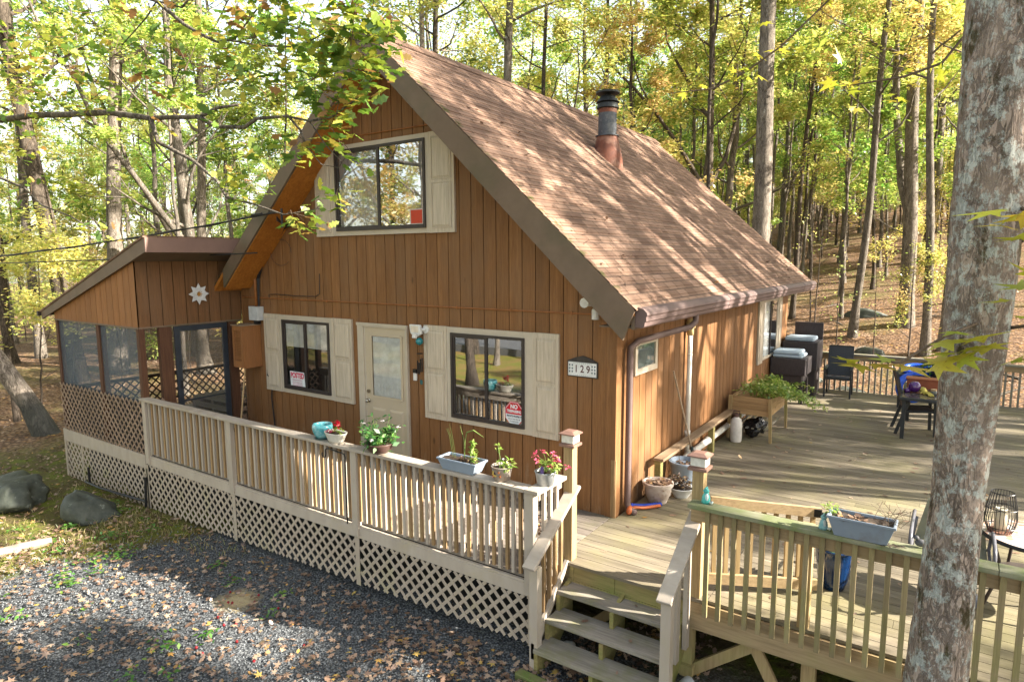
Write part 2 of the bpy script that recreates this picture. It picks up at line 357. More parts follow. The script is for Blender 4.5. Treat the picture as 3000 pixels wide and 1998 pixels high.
def groundmat():
    m = N('yard_ground'); P = m.coord(); sp = m.n('SeparateXYZ'); m.l(P, sp.inputs[0]); x, y = sp.outputs[0], sp.outputs[1]
    wob = m.math('MULTIPLY_ADD', m.noise(P, .9, 5, .6), 2.6, -1.3)
    # forest litter
    c = m.n('TexVoronoi'); m.l(P, c.inputs['Vector']); c.inputs['Scale'].default_value = 13; c.inputs['Randomness'].default_value = 1
    s1 = m.n('SeparateColor'); m.l(c.outputs['Color'], s1.inputs[0])
    lit = m.ramp(s1.outputs[0], [(0, (.09, .05, .03)), (.3, (.20, .115, .065)), (.6, (.30, .185, .11)), (.85, (.36, .25, .17)), (1, (.34, .17, .05))])
    lit = m.mix(m.ramp(c.outputs['Distance'], [(.25, 0), (.6, .7)]), lit, (.05, .03, .02))
    big = m.noise(P, .35, 5, .6); lit = m.mix(m.ramp(big, [(.52, 0), (.68, .55)]), lit, (.11, .115, .03))
    # moss and soil
    n2 = m.noise(P, 3.2, 7, .7); moss = m.ramp(n2, [(.3, (.075, .052, .03)), (.48, (.10, .085, .03)), (.58, (.11, .13, .02)), (.75, (.15, .17, .025))])
    # gravel
    gv = m.n('TexVoronoi'); m.l(P, gv.inputs['Vector']); gv.inputs['Scale'].default_value = 42
    s2 = m.n('SeparateColor'); m.l(gv.outputs['Color'], s2.inputs[0])
    gr = m.ramp(s2.outputs[0], [(0, (.09, .096, .102)), (.5, (.13, .139, .147)), (1, (.18, .189, .198))])
    gr = m.mix(m.ramp(gv.outputs['Distance'], [(.3, 0), (.65, .8)]), gr, (.02, .022, .025))
    f = m.math('ADD', m.math('SUBTRACT', m.math('ADD', x, 6.3), m.math('MULTIPLY', m.math('ADD', y, 3.0), .5)), m.math('MULTIPLY', wob, .7))
    fg = m.ramp(m.math('MULTIPLY_ADD', f, .9, .5), [(.35, 0), (.65, 1)])
    front = m.ramp(m.math('MULTIPLY_ADD', y, -.5, -.35), [(0, 0), (.4, 1)])
    fg = m.math('MULTIPLY', fg, front)
    near = m.ramp(m.math('MULTIPLY_ADD', m.math('ADD', x, wob), .25, 3.7), [(.2, 0), (.6, 1)])    # x > -13
    near = m.math('MULTIPLY', near, m.ramp(m.math('MULTIPLY_ADD', m.math('ADD', y, wob), -.4, 1.0), [(.2, 0), (.7, 1)]))
    col = m.mix(near, lit, moss); col = m.mix(fg, col, gr)
    sx_ = m.math('POWER', m.math('MULTIPLY', m.math('ADD', x, 3.55), 1.0), 2.0); sy_ = m.math('POWER', m.math('MULTIPLY', m.math('ADD', y, 2.78), 1.2), 2.0)
    sdist = m.math('ADD', m.math('SQRT', m.math('ADD', sx_, sy_)), m.math('MULTIPLY_ADD', m.noise(P, 9, 8, .8), .5, -.25))
    col = m.mix(m.ramp(sdist, [(.14, .9), (.34, 0)]), col, m.ramp(m.noise(P, 120, 2), [(.3, (.34, .27, .15)), (.7, (.50, .41, .24))]))
    lawn = m.ramp(m.math('MULTIPLY_ADD', m.math('ADD', y, wob), -.3, -2.4), [(.2, 0), (.8, 1)])
    lw = m.ramp(m.noise(P, 1.1, 6, .7), [(.4, (.24, .155, .06)), (.6, (.16, .17, .03)), (.75, (.10, .13, .02))]); col = m.mix(lawn, col, lw)
    m.bump(m.math('ADD', c.outputs['Distance'], m.math('MULTIPLY', gv.outputs['Distance'], .6)), .6, .03)
    return m.done(col, .9, .15)
M_ground = groundmat()
def barkmat(name, c1, c2, sc=9, lich=None, lt=.6, moss=None, vs=.22, orand=.15, crk=.75):
    m = N(name); v0 = m.coord((1, 1, vs)); dn = m.n('TexNoise'); m.l(v0, dn.inputs['Vector']); dn.inputs['Scale'].default_value = sc*.55; dn.inputs['Detail'].default_value = 4
    vm = m.n('VectorMath'); vm.operation = 'MULTIPLY_ADD'; m.l(dn.outputs['Color'], vm.inputs[0]); vm.inputs[1].default_value = (1.6/sc,)*3; m.l(v0, vm.inputs[2]); v = vm.outputs[0]
    n = m.noise(v, sc*.8, 9, .7); n3 = m.noise(v0, sc*4, 5, .75)
    def fiss(k, seed, w):
        q = m.n('Mapping'); q.inputs['Location'].default_value = (seed, seed*.7, 0); m.l(v0, q.inputs[0])
        f = m.noise(q.outputs[0], sc*k, 6, .62, .9); return m.ramp(m.math('ABSOLUTE', m.math('SUBTRACT', f, .5)), [(w*.25, 1), (w, 0)])
    col = m.ramp(m.math('MULTIPLY_ADD', n3, .45, m.math('MULTIPLY', n, .55)), [(.36, c2), (.62, c1)])
    crack = m.math('MAXIMUM', fiss(.55, 3, .035), m.math('MULTIPLY', fiss(1.1, 9, .05), .7))
    crack = m.math('MULTIPLY', crack, m.ramp(m.noise(m.coord((1, 1, .5)), sc*.25, 4, .6), [(.35, .35), (.6, 1)]))
    col = m.mix(m.math('MULTIPLY', crack, crk), col, sh(c2, .25))
    if lich:
        for i, (lc, t, s) in enumerate(lich):
            g = m.noise(m.coord((1, 1, .8)), s, 10, .78); col = m.mix(m.ramp(g, [(t, 0), (t+.05, .85)]), col, lc)
    if moss:
        g = m.noise(m.coord((1, 1, .5)), moss[1], 9, .72); col = m.mix(m.ramp(g, [(moss[2], 0), (moss[2]+.07, .9)]), col, moss[0])
    if orand: col = m.bright(col, m.objrand(), orand)
    h = m.math('SUBTRACT', m.math('MULTIPLY', n, .8), crack); m.bump(h, .8, .02)
    return m.done(col, .9, .1)
M_bark_d = barkmat('dark_bark', (.15, .12, .095), (.05, .04, .032), 16, [((.20, .22, .18), .62, 5)])
M_bark_g = barkmat('grey_bark', (.27, .235, .195), (.10, .082, .066), 16, [((.38, .37, .32), .6, 4)])
M_bark_l = barkmat('pale_bark', (.36, .31, .26), (.15, .12, .095), 14, [((.30, .31, .27), .63, 3)])
M_bark_big = barkmat('lichen_bark', (.38, .305, .26), (.24, .19, .155), 20, [((.21, .17, .14), .57, 40), ((.44, .47, .445), .505, 11), ((.24, .22, .19), .585, 46), ((.50, .52, .50), .60, 19), ((.44, .36, .20), .625, 7)], moss=((.055, .045, .018), 6.0, .565), orand=0, vs=.30, crk=.8)
def wetbase():
    m = barkmat('wet_based_bark', (.36, .31, .26), (.15, .12, .095), 14, [((.30, .31, .27), .63, 3)]); nd = m.node_tree.nodes; bs = nd['Principled BSDF']; lk = bs.inputs['Base Color'].links[0].from_socket
    k = N.__new__(N); k.m = m; k.t = m.node_tree; z = k.n('SeparateXYZ'); k.l(k.coord(), z.inputs[0]); f = k.math('ADD', z.outputs[2], k.math('MULTIPLY', k.noise(k.coord(), 4, 4), .5))
    k.l(k.mix(k.ramp(k.math('MULTIPLY', f, .5), [(.60, .72), (.78, 0)]), lk, (.055, .066, .062)), bs.inputs['Base Color']); return m
M_bark_wet = wetbase()
G_YG = [(0, (.22, .30, .04)), (.3, (.38, .45, .08)), (.6, (.58, .59, .16)), (.85, (.70, .63, .22)), (1, (.62, .42, .14))]
G_GOLD = [(0, (.40, .40, .09)), (.35, (.66, .58, .17)), (.75, (.80, .64, .25)), (1, (.68, .42, .16))]
G_GRN = [(0, (.12, .20, .03)), (.4, (.24, .34, .05)), (.75, (.42, .48, .09)), (1, (.58, .54, .12))]
M_lyg = leafmat('yellow_green_leaves', G_YG); M_lgold = leafmat('golden_leaves', G_GOLD); M_lgrn = leafmat('green_leaves', G_GRN)
M_oak = leafmat('oak_leaves', [(0, (.07, .15, .02)), (.35, (.15, .26, .03)), (.62, (.32, .40, .05)), (.84, (.52, .48, .07)), (.94, (.42, .22, .06)), (1, (.22, .11, .05))], .5, 0)
M_maple = leafmat('maple_leaves', [(0, (.30, .36, .03)), (.6, (.46, .44, .04)), (1, (.55, .42, .05))], .45, 0, spot=(.22, .12, .03))
M_fallen = leafmat('fallen_leaves', [(0, (.10, .06, .042)), (.3, (.20, .12, .08)), (.6, (.32, .21, .145)), (.86, (.42, .315, .235)), (.95, (.42, .23, .06)), (1, (.50, .36, .10))], .15, 0)
M_grass = leafmat('grass_blades', [(0, (.12, .16, .025)), (.35, (.22, .22, .05)), (.7, (.38, .31, .12)), (1, (.46, .37, .18))], .4, 0)
M_weed = leafmat('weed_leaves', [(0, (.05, .16, .02)), (.6, (.10, .25, .03)), (1, (.22, .33, .05))], .4, 0)
M_plant = leafmat('potted_green', [(0, (.025, .09, .02)), (.6, (.05, .16, .03)), (1, (.14, .26, .05))], .3, 0)
M_fern = leafmat('light_green', [(0, (.13, .25, .03)), (.6, (.26, .38, .06)), (1, (.45, .45, .14))], .4, 0)
M_pink = leafmat('pink_petals', [(0, (.65, .05, .13)), (1, (.75, .14, .24))], .3, 0)
M_red = leafmat('red_petals', [(0, (.5, .01, .05)), (1, (.65, .03, .10))], .3, 0)
M_wpet = leafmat('white_petals', [(0, (.8, .78, .8)), (1, (.85, .8, .85))], .3, 0)
M_twig = mat('dry_twigs', (.13, .09, .06), bump=0); M_stem = mat('green_stem', (.14, .2, .05), bump=0)
M_soil = mat('potting_soil', (.05, .033, .022), (.02, .014, .01), 40, bump=.6)
M_stone = mat('mossy_boulder', (.082, .09, .074), (.035, .042, .035), 7, c3=(.20, .22, .19), s3=9, t3=.66, w3=.05, bump=.7, bd=.02)
M_pebble = mat('blue_grey_gravel', (.165, .175, .185), (.12, .129, .138), 30, isl=.33, bump=0, rough=.8)
M_gravelw = mat('pale_cobble', (.42, .43, .42), (.3, .31, .3), 18)

# ------------------------------------------------------------------ setting
def axis_lin(a, b, near, far, c0, c1):
    xs = [a]; x = a
    while x < b:
        d = 0 if c0 <= x <= c1 else min(abs(x-c0), abs(x-c1)); x += near+d*far; xs.append(x)
    return np.array(xs)
gx = axis_lin(-150, 90, .35, .07, -14, 6); gy = axis_lin(-45, 170, .35, .06, -7, 14)
X, Y = np.meshgrid(gx, gy, indexing='ij')
bmp = sum(a*np.sin(X*fx+p)*np.sin(Y*fy+q) for a, fx, fy, p, q in ((.05, .9, 1.1, 1, 2), (.03, 2.1, 1.7, .3, 1.2), (.12, .23, .31, 2, .4)))
far = np.clip((np.hypot(X+2, Y-2)-9)/10, 0, 1)
Zg = gz(X, Y)+bmp*(.25+.75*far)
nx, ny = X.shape; idx = np.arange(nx*ny).reshape(nx, ny)
F = np.stack([idx[:-1, :-1], idx[1:, :-1], idx[1:, 1:], idx[:-1, 1:]], -1).reshape(-1, 4)
kind(npmesh('ground', np.stack([X, Y, Zg], -1).reshape(-1, 3), F, M_ground, smooth=True), 'structure')
b = MB(); b.box(-150, 90, -23, -16, -1.1, -.74); kind(b.build('road', mat('asphalt', (.12, .12, .125), bump=0)), 'structure')

# ------------------------------------------------------------------ the cabin
PX, PZ, SL = -3.5587, 6.231, .909            # ridge x, ridge z, roof slope
WL, WR, YB = -7.466, 0.0, 9.37
def rz(x): return PZ-SL*abs(x-PX)
house = thing('cabin', 'brown wood-sided gable cabin with a steep brown shingle roof', 'house', (0, 0, -.9))
def boards_front(bm, x0, x1, zb, ztop, y=0.0, step=.203, gap=.012, th=.014):
    x = x1
    while x > x0+.01:
        a = max(x-step+gap, x0)
        bm.prism([(a, y, zb), (x, y, zb), (x, y, ztop(x)), (a, y, ztop(a))] if not (a < PX < x) else
                 [(a, y, zb), (x, y, zb), (x, y, ztop(x)), (PX, y, ztop(PX)), (a, y, ztop(a))], (0, th, 0)); x -= step
b = MB(); boards_front(b, WL, WR-.11, -.12, lambda x: rz(x)-.12); b.build('front_wall', MS, house)
b = MB(); b.prism([(WL, .014, -.6), (WR-.02, .014, -.6), (WR-.02, .014, rz(WR)-.1), (PX, .014, PZ-.1), (WL, .014, rz(WL)-.1)], (0, .12, 0)); b.build('wall_backing', M_groove, house)
b = MB()
y = .115
while y < YB: b.box(-.014, 0, y, min(y+.191, YB), -.12, rz(0)-.12); y += .203
b.build('side_wall', MS, house)
b = MB(); b.box(-.1, -.014, .13, YB, -.6, rz(0)-.1); b.build('wall_backing', M_groove, house)
b = MB(); b.prism([(WL, YB, -.6), (WR, YB, -.6), (WR, YB, rz(WR)-.1), (PX, YB, PZ-.1), (WL, YB, rz(WL)-.1)], (0, .05, 0)); b.build('rear_wall', MS, house)
b = MB(); b.box(WL, WL+.05, .14, YB, -.6, 3.0); b.build('side_wall', MS, house)
b = MB(); b.box(-.11, .022, -.02, 0.0-.001, -.1, rz(0)-.2); b.box(.001, .022, 0, .11, -.1, rz(0)-.2); b.build('corner_trim_and_glint', MS, house)
b = MB(); b.box(.0225, .030, -.018, .0, -.06, .72); b.box(-.03, .02, -.026, -.0205, -.06, .72); b.build('corner_trim_and_glint', M_raw, house)  # pale strips painting a sun glint on the lower corner
# roof: shingle courses as thin overlapping strips
def slope(side, x_end):
    bm = MB(); L = abs(x_end-PX)*math.hypot(1, SL); n = int(L/.143)+1
    for i in range(n):
        d0, d1 = L-i*.143, max(L-(i+1)*.143-.01, 0)
        if d0 <= 0: break
        p = lambda d, lift: (PX+side*d/math.hypot(1, SL)+side*lift*.673, PZ-SL*d/math.hypot(1, SL)+lift*.74)
        a, c = p(d0, .009), p(d1, .001); a0 = p(d0, -.004)
        bm.add([(a[0], -.515, a[1]), (a[0], 9.6, a[1]), (c[0], 9.6, c[1]), (c[0], -.515, c[1]), (a0[0], -.515, a0[1]), (a0[0], 9.6, a0[1])],
               [(0, 1, 2, 3) if side > 0 else (3, 2, 1, 0), (4, 5, 1, 0) if side > 0 else (0, 1, 5, 4)])
    return bm
roof = slope(1, .47).build('roof', M_shingle, house)
slope(-1, -7.50).build('roof', M_shingle, house)
b = MB()
for s, xe in ((1, .44), (-1, -7.48)):
    b.prism([(PX, -.5, PZ-.012), (xe, -.5, rz(xe)-.012), (xe, -.5, rz(xe)-.09), (PX, -.5, PZ-.09)], (0, 10.08, 0))
b.build('roof_deck', M_soffit, house)
b = MB()
yy = -.52
while yy < 9.6:
    for s in (1, -1):
        b.prism([(PX-.004*s, yy, PZ+.022), (PX+s*.16, yy, PZ+.022-SL*.155), (PX+s*.16, yy, PZ+.012-SL*.155), (PX-.004*s, yy, PZ+.01)], (0, .29, .004))
    yy += .27
b.build('ridge_cap', M_shingle, house)
for s, xe in ((1, .45), (-1, -7.15)):
    bm = MB(); zt = rz(xe)
    lo = rz(xe)-.345 if s > 0 else 2.66
    bm.prism([(PX, -.52, PZ-.008), (xe, -.52, zt-.008), (xe, -.52, zt-.03), (xe-.13*s, -.52, lo), (PX, -.52, PZ-.345)] if s > 0 else
             [(PX-.002, -.52, PZ-.008), (PX-.002, -.52, PZ-.345), (xe, -.52, lo), (xe, -.52, zt-.008)], (0, .038, 0))
    bm.build('rake_board', M_fascia, house)
    bm = MB(); x1 = xe-.14*s if s > 0 else xe
    bm.prism([(PX, -.482, PZ-.31), (x1, -.482, rz(x1)-.31), (x1, -.482, rz(x1)-.335), (PX, -.482, PZ-.335)], (0, .48, 0)); bm.build('soffit', M_soffit, house)
b = MB(); b.box(.40, .44, -.48, 9.56, 2.36, 2.57); b.build('eave_board', M_fascia, house)
b = MB(); b.box(.02, .40, -.48, 9.56, 2.37, 2.385); b.build('soffit', M_fascia, house)
# gutter with rounded leaf guard and downspout
b = MB()
prof = [(.442, 2.585), (.475, 2.60), (.53, 2.585), (.572, 2.545), (.578, 2.52), (.566, 2.50), (.566, 2.455), (.55, 2.44), (.545, 2.40), (.53, 2.385), (.442, 2.385)]
b.prism([(x, -.47, z) for x, z in prof], (0, 10.06, 0)); g = b.build('gutter', M_gutter, house, bevel=0)
for yy in (2.6, 5.6, 8.2): 
    b = MB(); b.prism([(.445+(x-.445)*1.03, yy, 2.49+(z-2.49)*1.05) for x, z in prof], (0, .05, 0)); b.build('gutter_joint', M_gutter, house)
b = MB(); b.tube([(.51, 1.29, 2.40), (.51, 1.29, 2.31), (.47, 1.22, 2.245), (.13, .36, 2.13), (.075, .25, 2.06), (.075, .24, 1.9), (.075, .24, .12), (.10, .23, .05), (.2, .2, .03)], .04, 10)
ds = b.build('downspout', M_gutter, house, smooth=True)
# chimney
b = MB(); b.lathe((-2.17, 4.1, 0), [(.31, 4.45), (.285, 4.9), (.195, 5.30), (.192, 5.33)], 28); ch = b.build('chimney_flashing', M_rust, house, smooth=True)
b = MB(); b.lathe((-2.17, 4.1, 0), [(.215, 5.325), (.215, 5.34), (.166, 5.345), (.164, 5.735)], 28); b.lathe((-2.17, 4.1, 0), [(.0, 5.3), (.18, 5.3)], 28); fl = b.build('chimney', M_galv, house, smooth=False); smooth_by_angle(fl)
b = MB(); b.lathe((-2.17, 4.1, 0), [(.168, 5.735), (.168, 5.81), (.15, 5.815)], 28); smooth_by_angle(b.build('collar', M_rust, fl))
b = MB(); b.lathe((-2.17, 4.1, 0), [(.15, 5.80), (.20, 5.82), (.185, 5.90), (.15, 5.905), (.21, 5.925), (.15, 6.0), (.135, 6.03)], 28); smooth_by_angle(b.build('vent_louvre', M_flue, fl))
b = MB(); b.lathe((-2.17, 4.1, 0), [(.06, 6.03), (.06, 6.07), (.215, 6.075), (.215, 6.11), (0.0, 6.125)], 28); smooth_by_angle(b.build('cap', M_flue, fl))

# windows: panes over blinds and a near-black sheet painting the unlit room
def shutter(parent, x0, x1, z0, z1):
    bm = MB(); bm.box(x0, x1, -.04, -.001, z0, z1); w = .06
    zm = z0+(z1-z0)*.515
    for a, c in ((z0+.075, zm-.03), (zm+.03, z1-.075)):
        bm.box(x0+w-.012, x1-w+.012, -.0405, -.0395, a-.012, c+.012)
        # raised field: bevelled pyramid frustum in a sunk border
        o = (x0+w, x1-w, a, c); i = (x0+w+.03, x1-w-.03, a+.03, c-.03)
        vs = [(o[0], -.0402, o[2]), (o[1], -.0402, o[2]), (o[1], -.0402, o[3]), (o[0], -.0402, o[3]), (i[0], -.053, i[2]), (i[1], -.053, i[2]), (i[1], -.053, i[3]), (i[0], -.053, i[3])]
        bm.add(vs, [(0, 1, 5, 4), (1, 2, 6, 5), (2, 3, 7, 6), (3, 0, 4, 7), (4, 5, 6, 7)])
        for q in (((o[0]-.012, o[0]), (a-.012, c+.012)), ((o[1], o[1]+.012), (a-.012, c+.012))): bm.box(q[0][0], q[0][1], -.049, -.0398, *q[1])
        bm.box(o[0], o[1], -.049, -.0398, c, c+.012); bm.box(o[0], o[1], -.049, -.0398, a-.012, a)
    return bm.build('shutter', M_shut, parent)
def slider(tx0, tx1, tz0, tz1, gx0, gx1, gz0, gz1, xm, sh_, glass, curtain=None, blindz=None):
    bm = MB()
    bm.box(tx0, gx0, -.035, -.001, tz0, tz1); bm.box(gx1, tx1, -.035, -.001, tz0, tz1); bm.box(gx0, gx1, -.037, -.001, gz1, tz1); bm.box(gx0, gx1, -.037, -.001, tz0, gz0)
    w = bm.build('window', M_trim, house); w['label'] = 'beige window trim'
    bm = MB(); t = .038
    bm.box(gx0, gx0+t, -.058, -.005, gz0, gz1); bm.box(gx1-t, gx1, -.058, -.005, gz0, gz1); bm.box(gx0+t, gx1-t, -.057, -.005, gz1-t, gz1); bm.box(gx0+t, gx1-t, -.062, -.005, gz0, gz0+t+.015)
    bm.box(xm-.022, xm+.022, -.055, -.012, gz0+t, gz1-t); bm.box(gx0+t, gx0+t+.028, -.045, -.02, gz0+t, gz1-t)
    bm.box(gx0+t, xm, -.046, -.02, gz1-t-.025, gz1-t); bm.box(gx0+t, xm, -.046, -.02, gz0+t, gz0+t+.03)
    bm.build('sash_frame', M_frame, w)
    bm = MB(); bm.box(gx0+.01, gx1-.01, -.0045, -.0015, gz0+.01, gz1-.01); bm.build('room_shade_panel', M_dark, w)
    for k, (a, c, yy) in enumerate(((gx0+t, xm, -.032), (xm, gx1-t, -.040))):
        bm = MB(); bm.add([(a, yy, gz0+t), (c, yy, gz0+t), (c, yy, gz1-t), (a, yy, gz1-t)], [(0, 1, 2, 3)]); bm.build('pane', glass[k], w)
    if blindz:
        bm = MB(); z = gz1-.05
        while z > blindz: bm.box(gx0+t, gx1-t, -.016, -.010, z-.017, z); z -= .0205
        bm.build('blind', M_blind, w)
    if curtain:
        for a, c, mt in curtain:
            bm = MB(); n = int((c-a)/.02); vs = []
            for i in range(n+1):
                x = a+(c-a)*i/n; yy = -.012+.007*math.sin(i*1.3)
                vs += [(x, yy, gz0+.04), (x, yy, gz1-.03)]
            bm.add(vs, [(2*i, 2*i+2, 2*i+3, 2*i+1) for i in range(n)]); bm.build('curtain', mt, w, smooth=True)
    for a, c in sh_: shutter(house, a, c, tz0-.004, tz1+.004)
    return w
slider(-6.325, -4.977, .848, 2.193, -6.244, -5.038, .923, 2.115, -5.647, ((-6.77, -6.328), (-4.974, -4.507)), (M_glass, M_glass), blindz=1.66)
slider(-2.566, -1.144, .848, 2.19, -2.488, -1.263, .919, 2.114, -1.874, ((-2.993, -2.569), (-1.141, -.756)), (M_glass_hi, M_glass_hi))
slider(-4.827, -2.838, 3.49, 4.842, -4.749, -2.899, 3.559, 4.776, -3.811, ((-5.242, -4.83), (-2.835, -2.387)), (M_glass, M_glass_hi),
       curtain=((-4.70, -3.83, M_curtain), (-3.32, -2.95, M_curtain)))
# front door
b = MB()
b.box(-4.367, -4.235, -.05, -.001, -.02, 2.16); b.box(-3.345, -3.317, -.05, -.001, -.02, 2.16); b.box(-4.235, -3.345, -.05, -.001, 2.10, 2.16); b.box(-4.38, -3.30, -.058, -.0505, 2.12, 2.165)
b.box(-4.235, -4.205, -.035, -.001, .0, 2.10); b.box(-3.372, -3.345, -.035, -.001, .0, 2.10)
b.build('door_frame', M_trim, house, bevel=.004)
b = MB(); x0, x1 = -4.205, -3.372
b.box(x0, -4.09, -.03, -.002, .02, 2.10); b.box(-3.43, x1, -.03, -.002, .02, 2.10); b.box(-4.09, -3.43, -.03, -.002, 2.0, 2.10); b.box(-4.09, -3.43, -.03, -.002, .02, 1.02)
for a, c in ((-4.09, -3.80), (-3.72, -3.43)):
    for z0, z1 in ((.14, .86),):
        o = (a+.0, c-.0, z0, z1); i = (a+.035, c-.035, z0+.035, z1-.035)
        vs = [(o[0], -.0302, o[2]), (o[1], -.0302, o[2]), (o[1], -.0302, o[3]), (o[0], -.0302, o[3]), (i[0], -.045, i[2]), (i[1], -.045, i[2]), (i[1], -.045, i[3]), (i[0], -.045, i[3])]
        b.add(vs, [(0, 1, 5, 4), (1, 2, 6, 5), (2, 3, 7, 6), (3, 0, 4, 7), (4, 5, 6, 7)])
b.box(-4.10, -4.06, -.045, -.0305, 1.02, 2.0); b.box(-3.46, -3.42, -.045, -.0305, 1.02, 2.0); b.box(-4.06, -3.46, -.045, -.0305, 1.97, 2.01); b.box(-4.06, -3.46, -.045, -.0305, 1.01, 1.05)
dr = b.build('front_door', M_door, house)
b = MB(); z = 1.96
while z > 1.06: b.box(-4.055, -3.465, -.022, -.017, z-.0135, z); z -= .0155
b.build('blind', M_blind, dr)
b = MB(); b.add([(-4.06, -.036, 1.05), (-3.46, -.036, 1.05), (-3.46, -.036, 1.97), (-4.06, -.036, 1.97)], [(0, 1, 2, 3)]); b.build('pane', M_glass_door, dr)
b = MB(); b.tube([(-4.16, -.031, .955), (-4.16, -.05, .955)], .033, 14); b.ball((-4.16, -.078, .955), .03, 14); b.build('knob', M_chrome, dr, smooth=True)
b = MB(); b.tube([(-4.155, -.031, 1.10), (-4.155, -.055, 1.10)], .03, 14); b.build('deadbolt', M_chrome, dr)
# side windows and pipes
def sidewin(y0, y1, z0, z1, tw, shut=False):
    bm = MB(); a = .03
    bm.box(.001, a, y0, y0+tw, z0, z1); bm.box(.001, a, y1-tw, y1, z0, z1); bm.box(.001, a+.002, y0+tw, y1-tw, z1-tw, z1); bm.box(.001, a+.002, y0+tw, y1-tw, z0, z0+tw)
    w = bm.build('window', M_trim, house)
    bm = MB(); bm.box(.002, .005, y0+tw, y1-tw, z0+tw, z1-tw); bm.build('room_shade_panel', M_dark, w)
    if shut:
        bm = MB(); vs = []
        for i in range(31): vs += [(.010+.003*math.sin(i*1.4), y0+tw+(y1-y0-2*tw)*i/30*.55, z0+tw), (.010+.003*math.sin(i*1.4), y0+tw+(y1-y0-2*tw)*i/30*.55, z1-tw)]
        bm.add(vs, [(2*i, 2*i+2, 2*i+3, 2*i+1) for i in range(30)]); bm.build('curtain', M_blind, w)
        bm = MB(); ym = (y0+y1)/2; bm.box(.012, .035, ym-.025, ym+.025, z0+tw, z1-tw); bm.build('sash_frame', M_frame, w)
    else:
        bm = MB(); bm.box(.006, .009, y0+tw, y1-tw, z0+tw, z1-tw); bm.build('frosted_blind', mat('frosted', (.25, .3, .3), bump=0), w)
    bm = MB(); bm.add([(.02, y0+tw, z0+tw), (.02, y1-tw, z0+tw), (.02, y1-tw, z1-tw), (.02, y0+tw, z1-tw)], [(0, 1, 2, 3)]); bm.build('pane', M_glass, w)
sidewin(.51, 1.235, 1.665, 2.11, .075); sidewin(7.0, 8.3, 1.0, 2.26, .05, True)
for y0, y1 in ((6.615, 6.998), (8.302, 8.69)):
    bm = MB(); bm.box(.001, .036, y0, y1, .955, 2.26); zm = 1.6
    for a, c in ((1.03, zm-.03), (zm+.03, 2.19)): bm.box(.0365, .046, y0+.08, y1-.08, a, c); 
    bm.build('shutter', M_shut, house)
b = MB(); b.tube([(.075, 2.37, .2), (.075, 2.37, 2.06)], .036, 12); b.tube([(.075, 2.37, .5), (.075, 2.37, .56)], .044, 12); b.tube([(.075, 2.37, 1.7), (.075, 2.37, 1.72)], .04, 12); b.build('vent_pipe', M_pvc, house, smooth=True)
b = MB(); b.tube([(.075, 2.37, 2.0), (.075, 2.37, 2.13), (.075, 2.36, 2.19)], [.05, .05, .07], 12); b.tube([(.075, 2.34, 2.19), (.075, 2.44, 2.2), (.075, 2.44, 2.1)], .05, 12); b.build('vent_cap', mat('tan_plastic', (.55, .43, .22), bump=0), house, smooth=True)
b = MB(); b.tube([(.11, 2.0, .17), (.11, 2.37, .19), (.11, 3.45, .2), (.11, 5.4, .22)], .05, 12); b.tube([(.11, 3.2, .2), (.11, 3.4, .2)], .062, 12); b.tube([(.11, 2.3, .19), (.11, 2.44, .19)], .062, 12); b.build('drain_pipe', M_pvc, house, smooth=True)
b = MB(); b.tube([(-7.4, -.012, 2.466), (-.05, -.012, 2.462)], .011, 6); b.tube([(-5.0, -.012, 4.955), (-2.35, -.012, 4.945)], .010, 6); b.build('conduit', M_rustline, house)
b = MB()
for x in np.arange(-6.9, -.2, .9): b = MB(); b.box(x, x+.02, -.026, -.0145, 2.445, 2.485); b.build('conduit_clip', M_rustline, house)
b = MB(); b.tube([(-6.98, -.02, 2.30), (-6.98, -.02, 2.75), (-7.02, -.05, 3.0), (-6.75, -.03, 3.2)], .028, 8)
b.build('service_conduit', M_rustline, house, smooth=True)
b = MB()
for k in range(4):
    pth = [(-6.93+.02*k, -.015-.01*k, 2.3), (-6.92+.02*k, -.02, 2.8), (-6.75+.03*k, -.03, 3.15), (-6.3+.05*k, -.04, 3.55), (-5.9, -.06, 3.68+.03*k), (-5.75, -.3, 3.7), (-5.62, -.49, 3.74+.02*k)]
    b.tube(pth, .009, 5)
b.tube([(-6.6, -.02, 2.47), (-6.6, -.02, 2.53), (-6.4, -.02, 2.54), (-5.9, -.02, 2.525), (-5.35, -.02, 2.53), (-5.25, -.02, 2.58), (-5.24, -.02, 2.9)], .0065, 5)
lp = [(-6.2+.28*math.cos(t), -.03, 3.25+.22*math.sin(t)) for t in np.linspace(0, 5.5, 18)]; b.tube(lp, .0035, 4)
b.tube([(-6.75, -.02, 1.25), (-6.72, -.05, 1.1), (-6.62, -.02, 1.03), (-6.66, -.03, .7), (-6.6, -.02, .0)], .012, 5)
b.build('wiring', M_cable, house)
b = MB(); b.tube([(-5.52, -.47, 3.62), (-5.52, -.47, 3.92)], .018, 8); b.build('wire_bracket', M_cable, house)

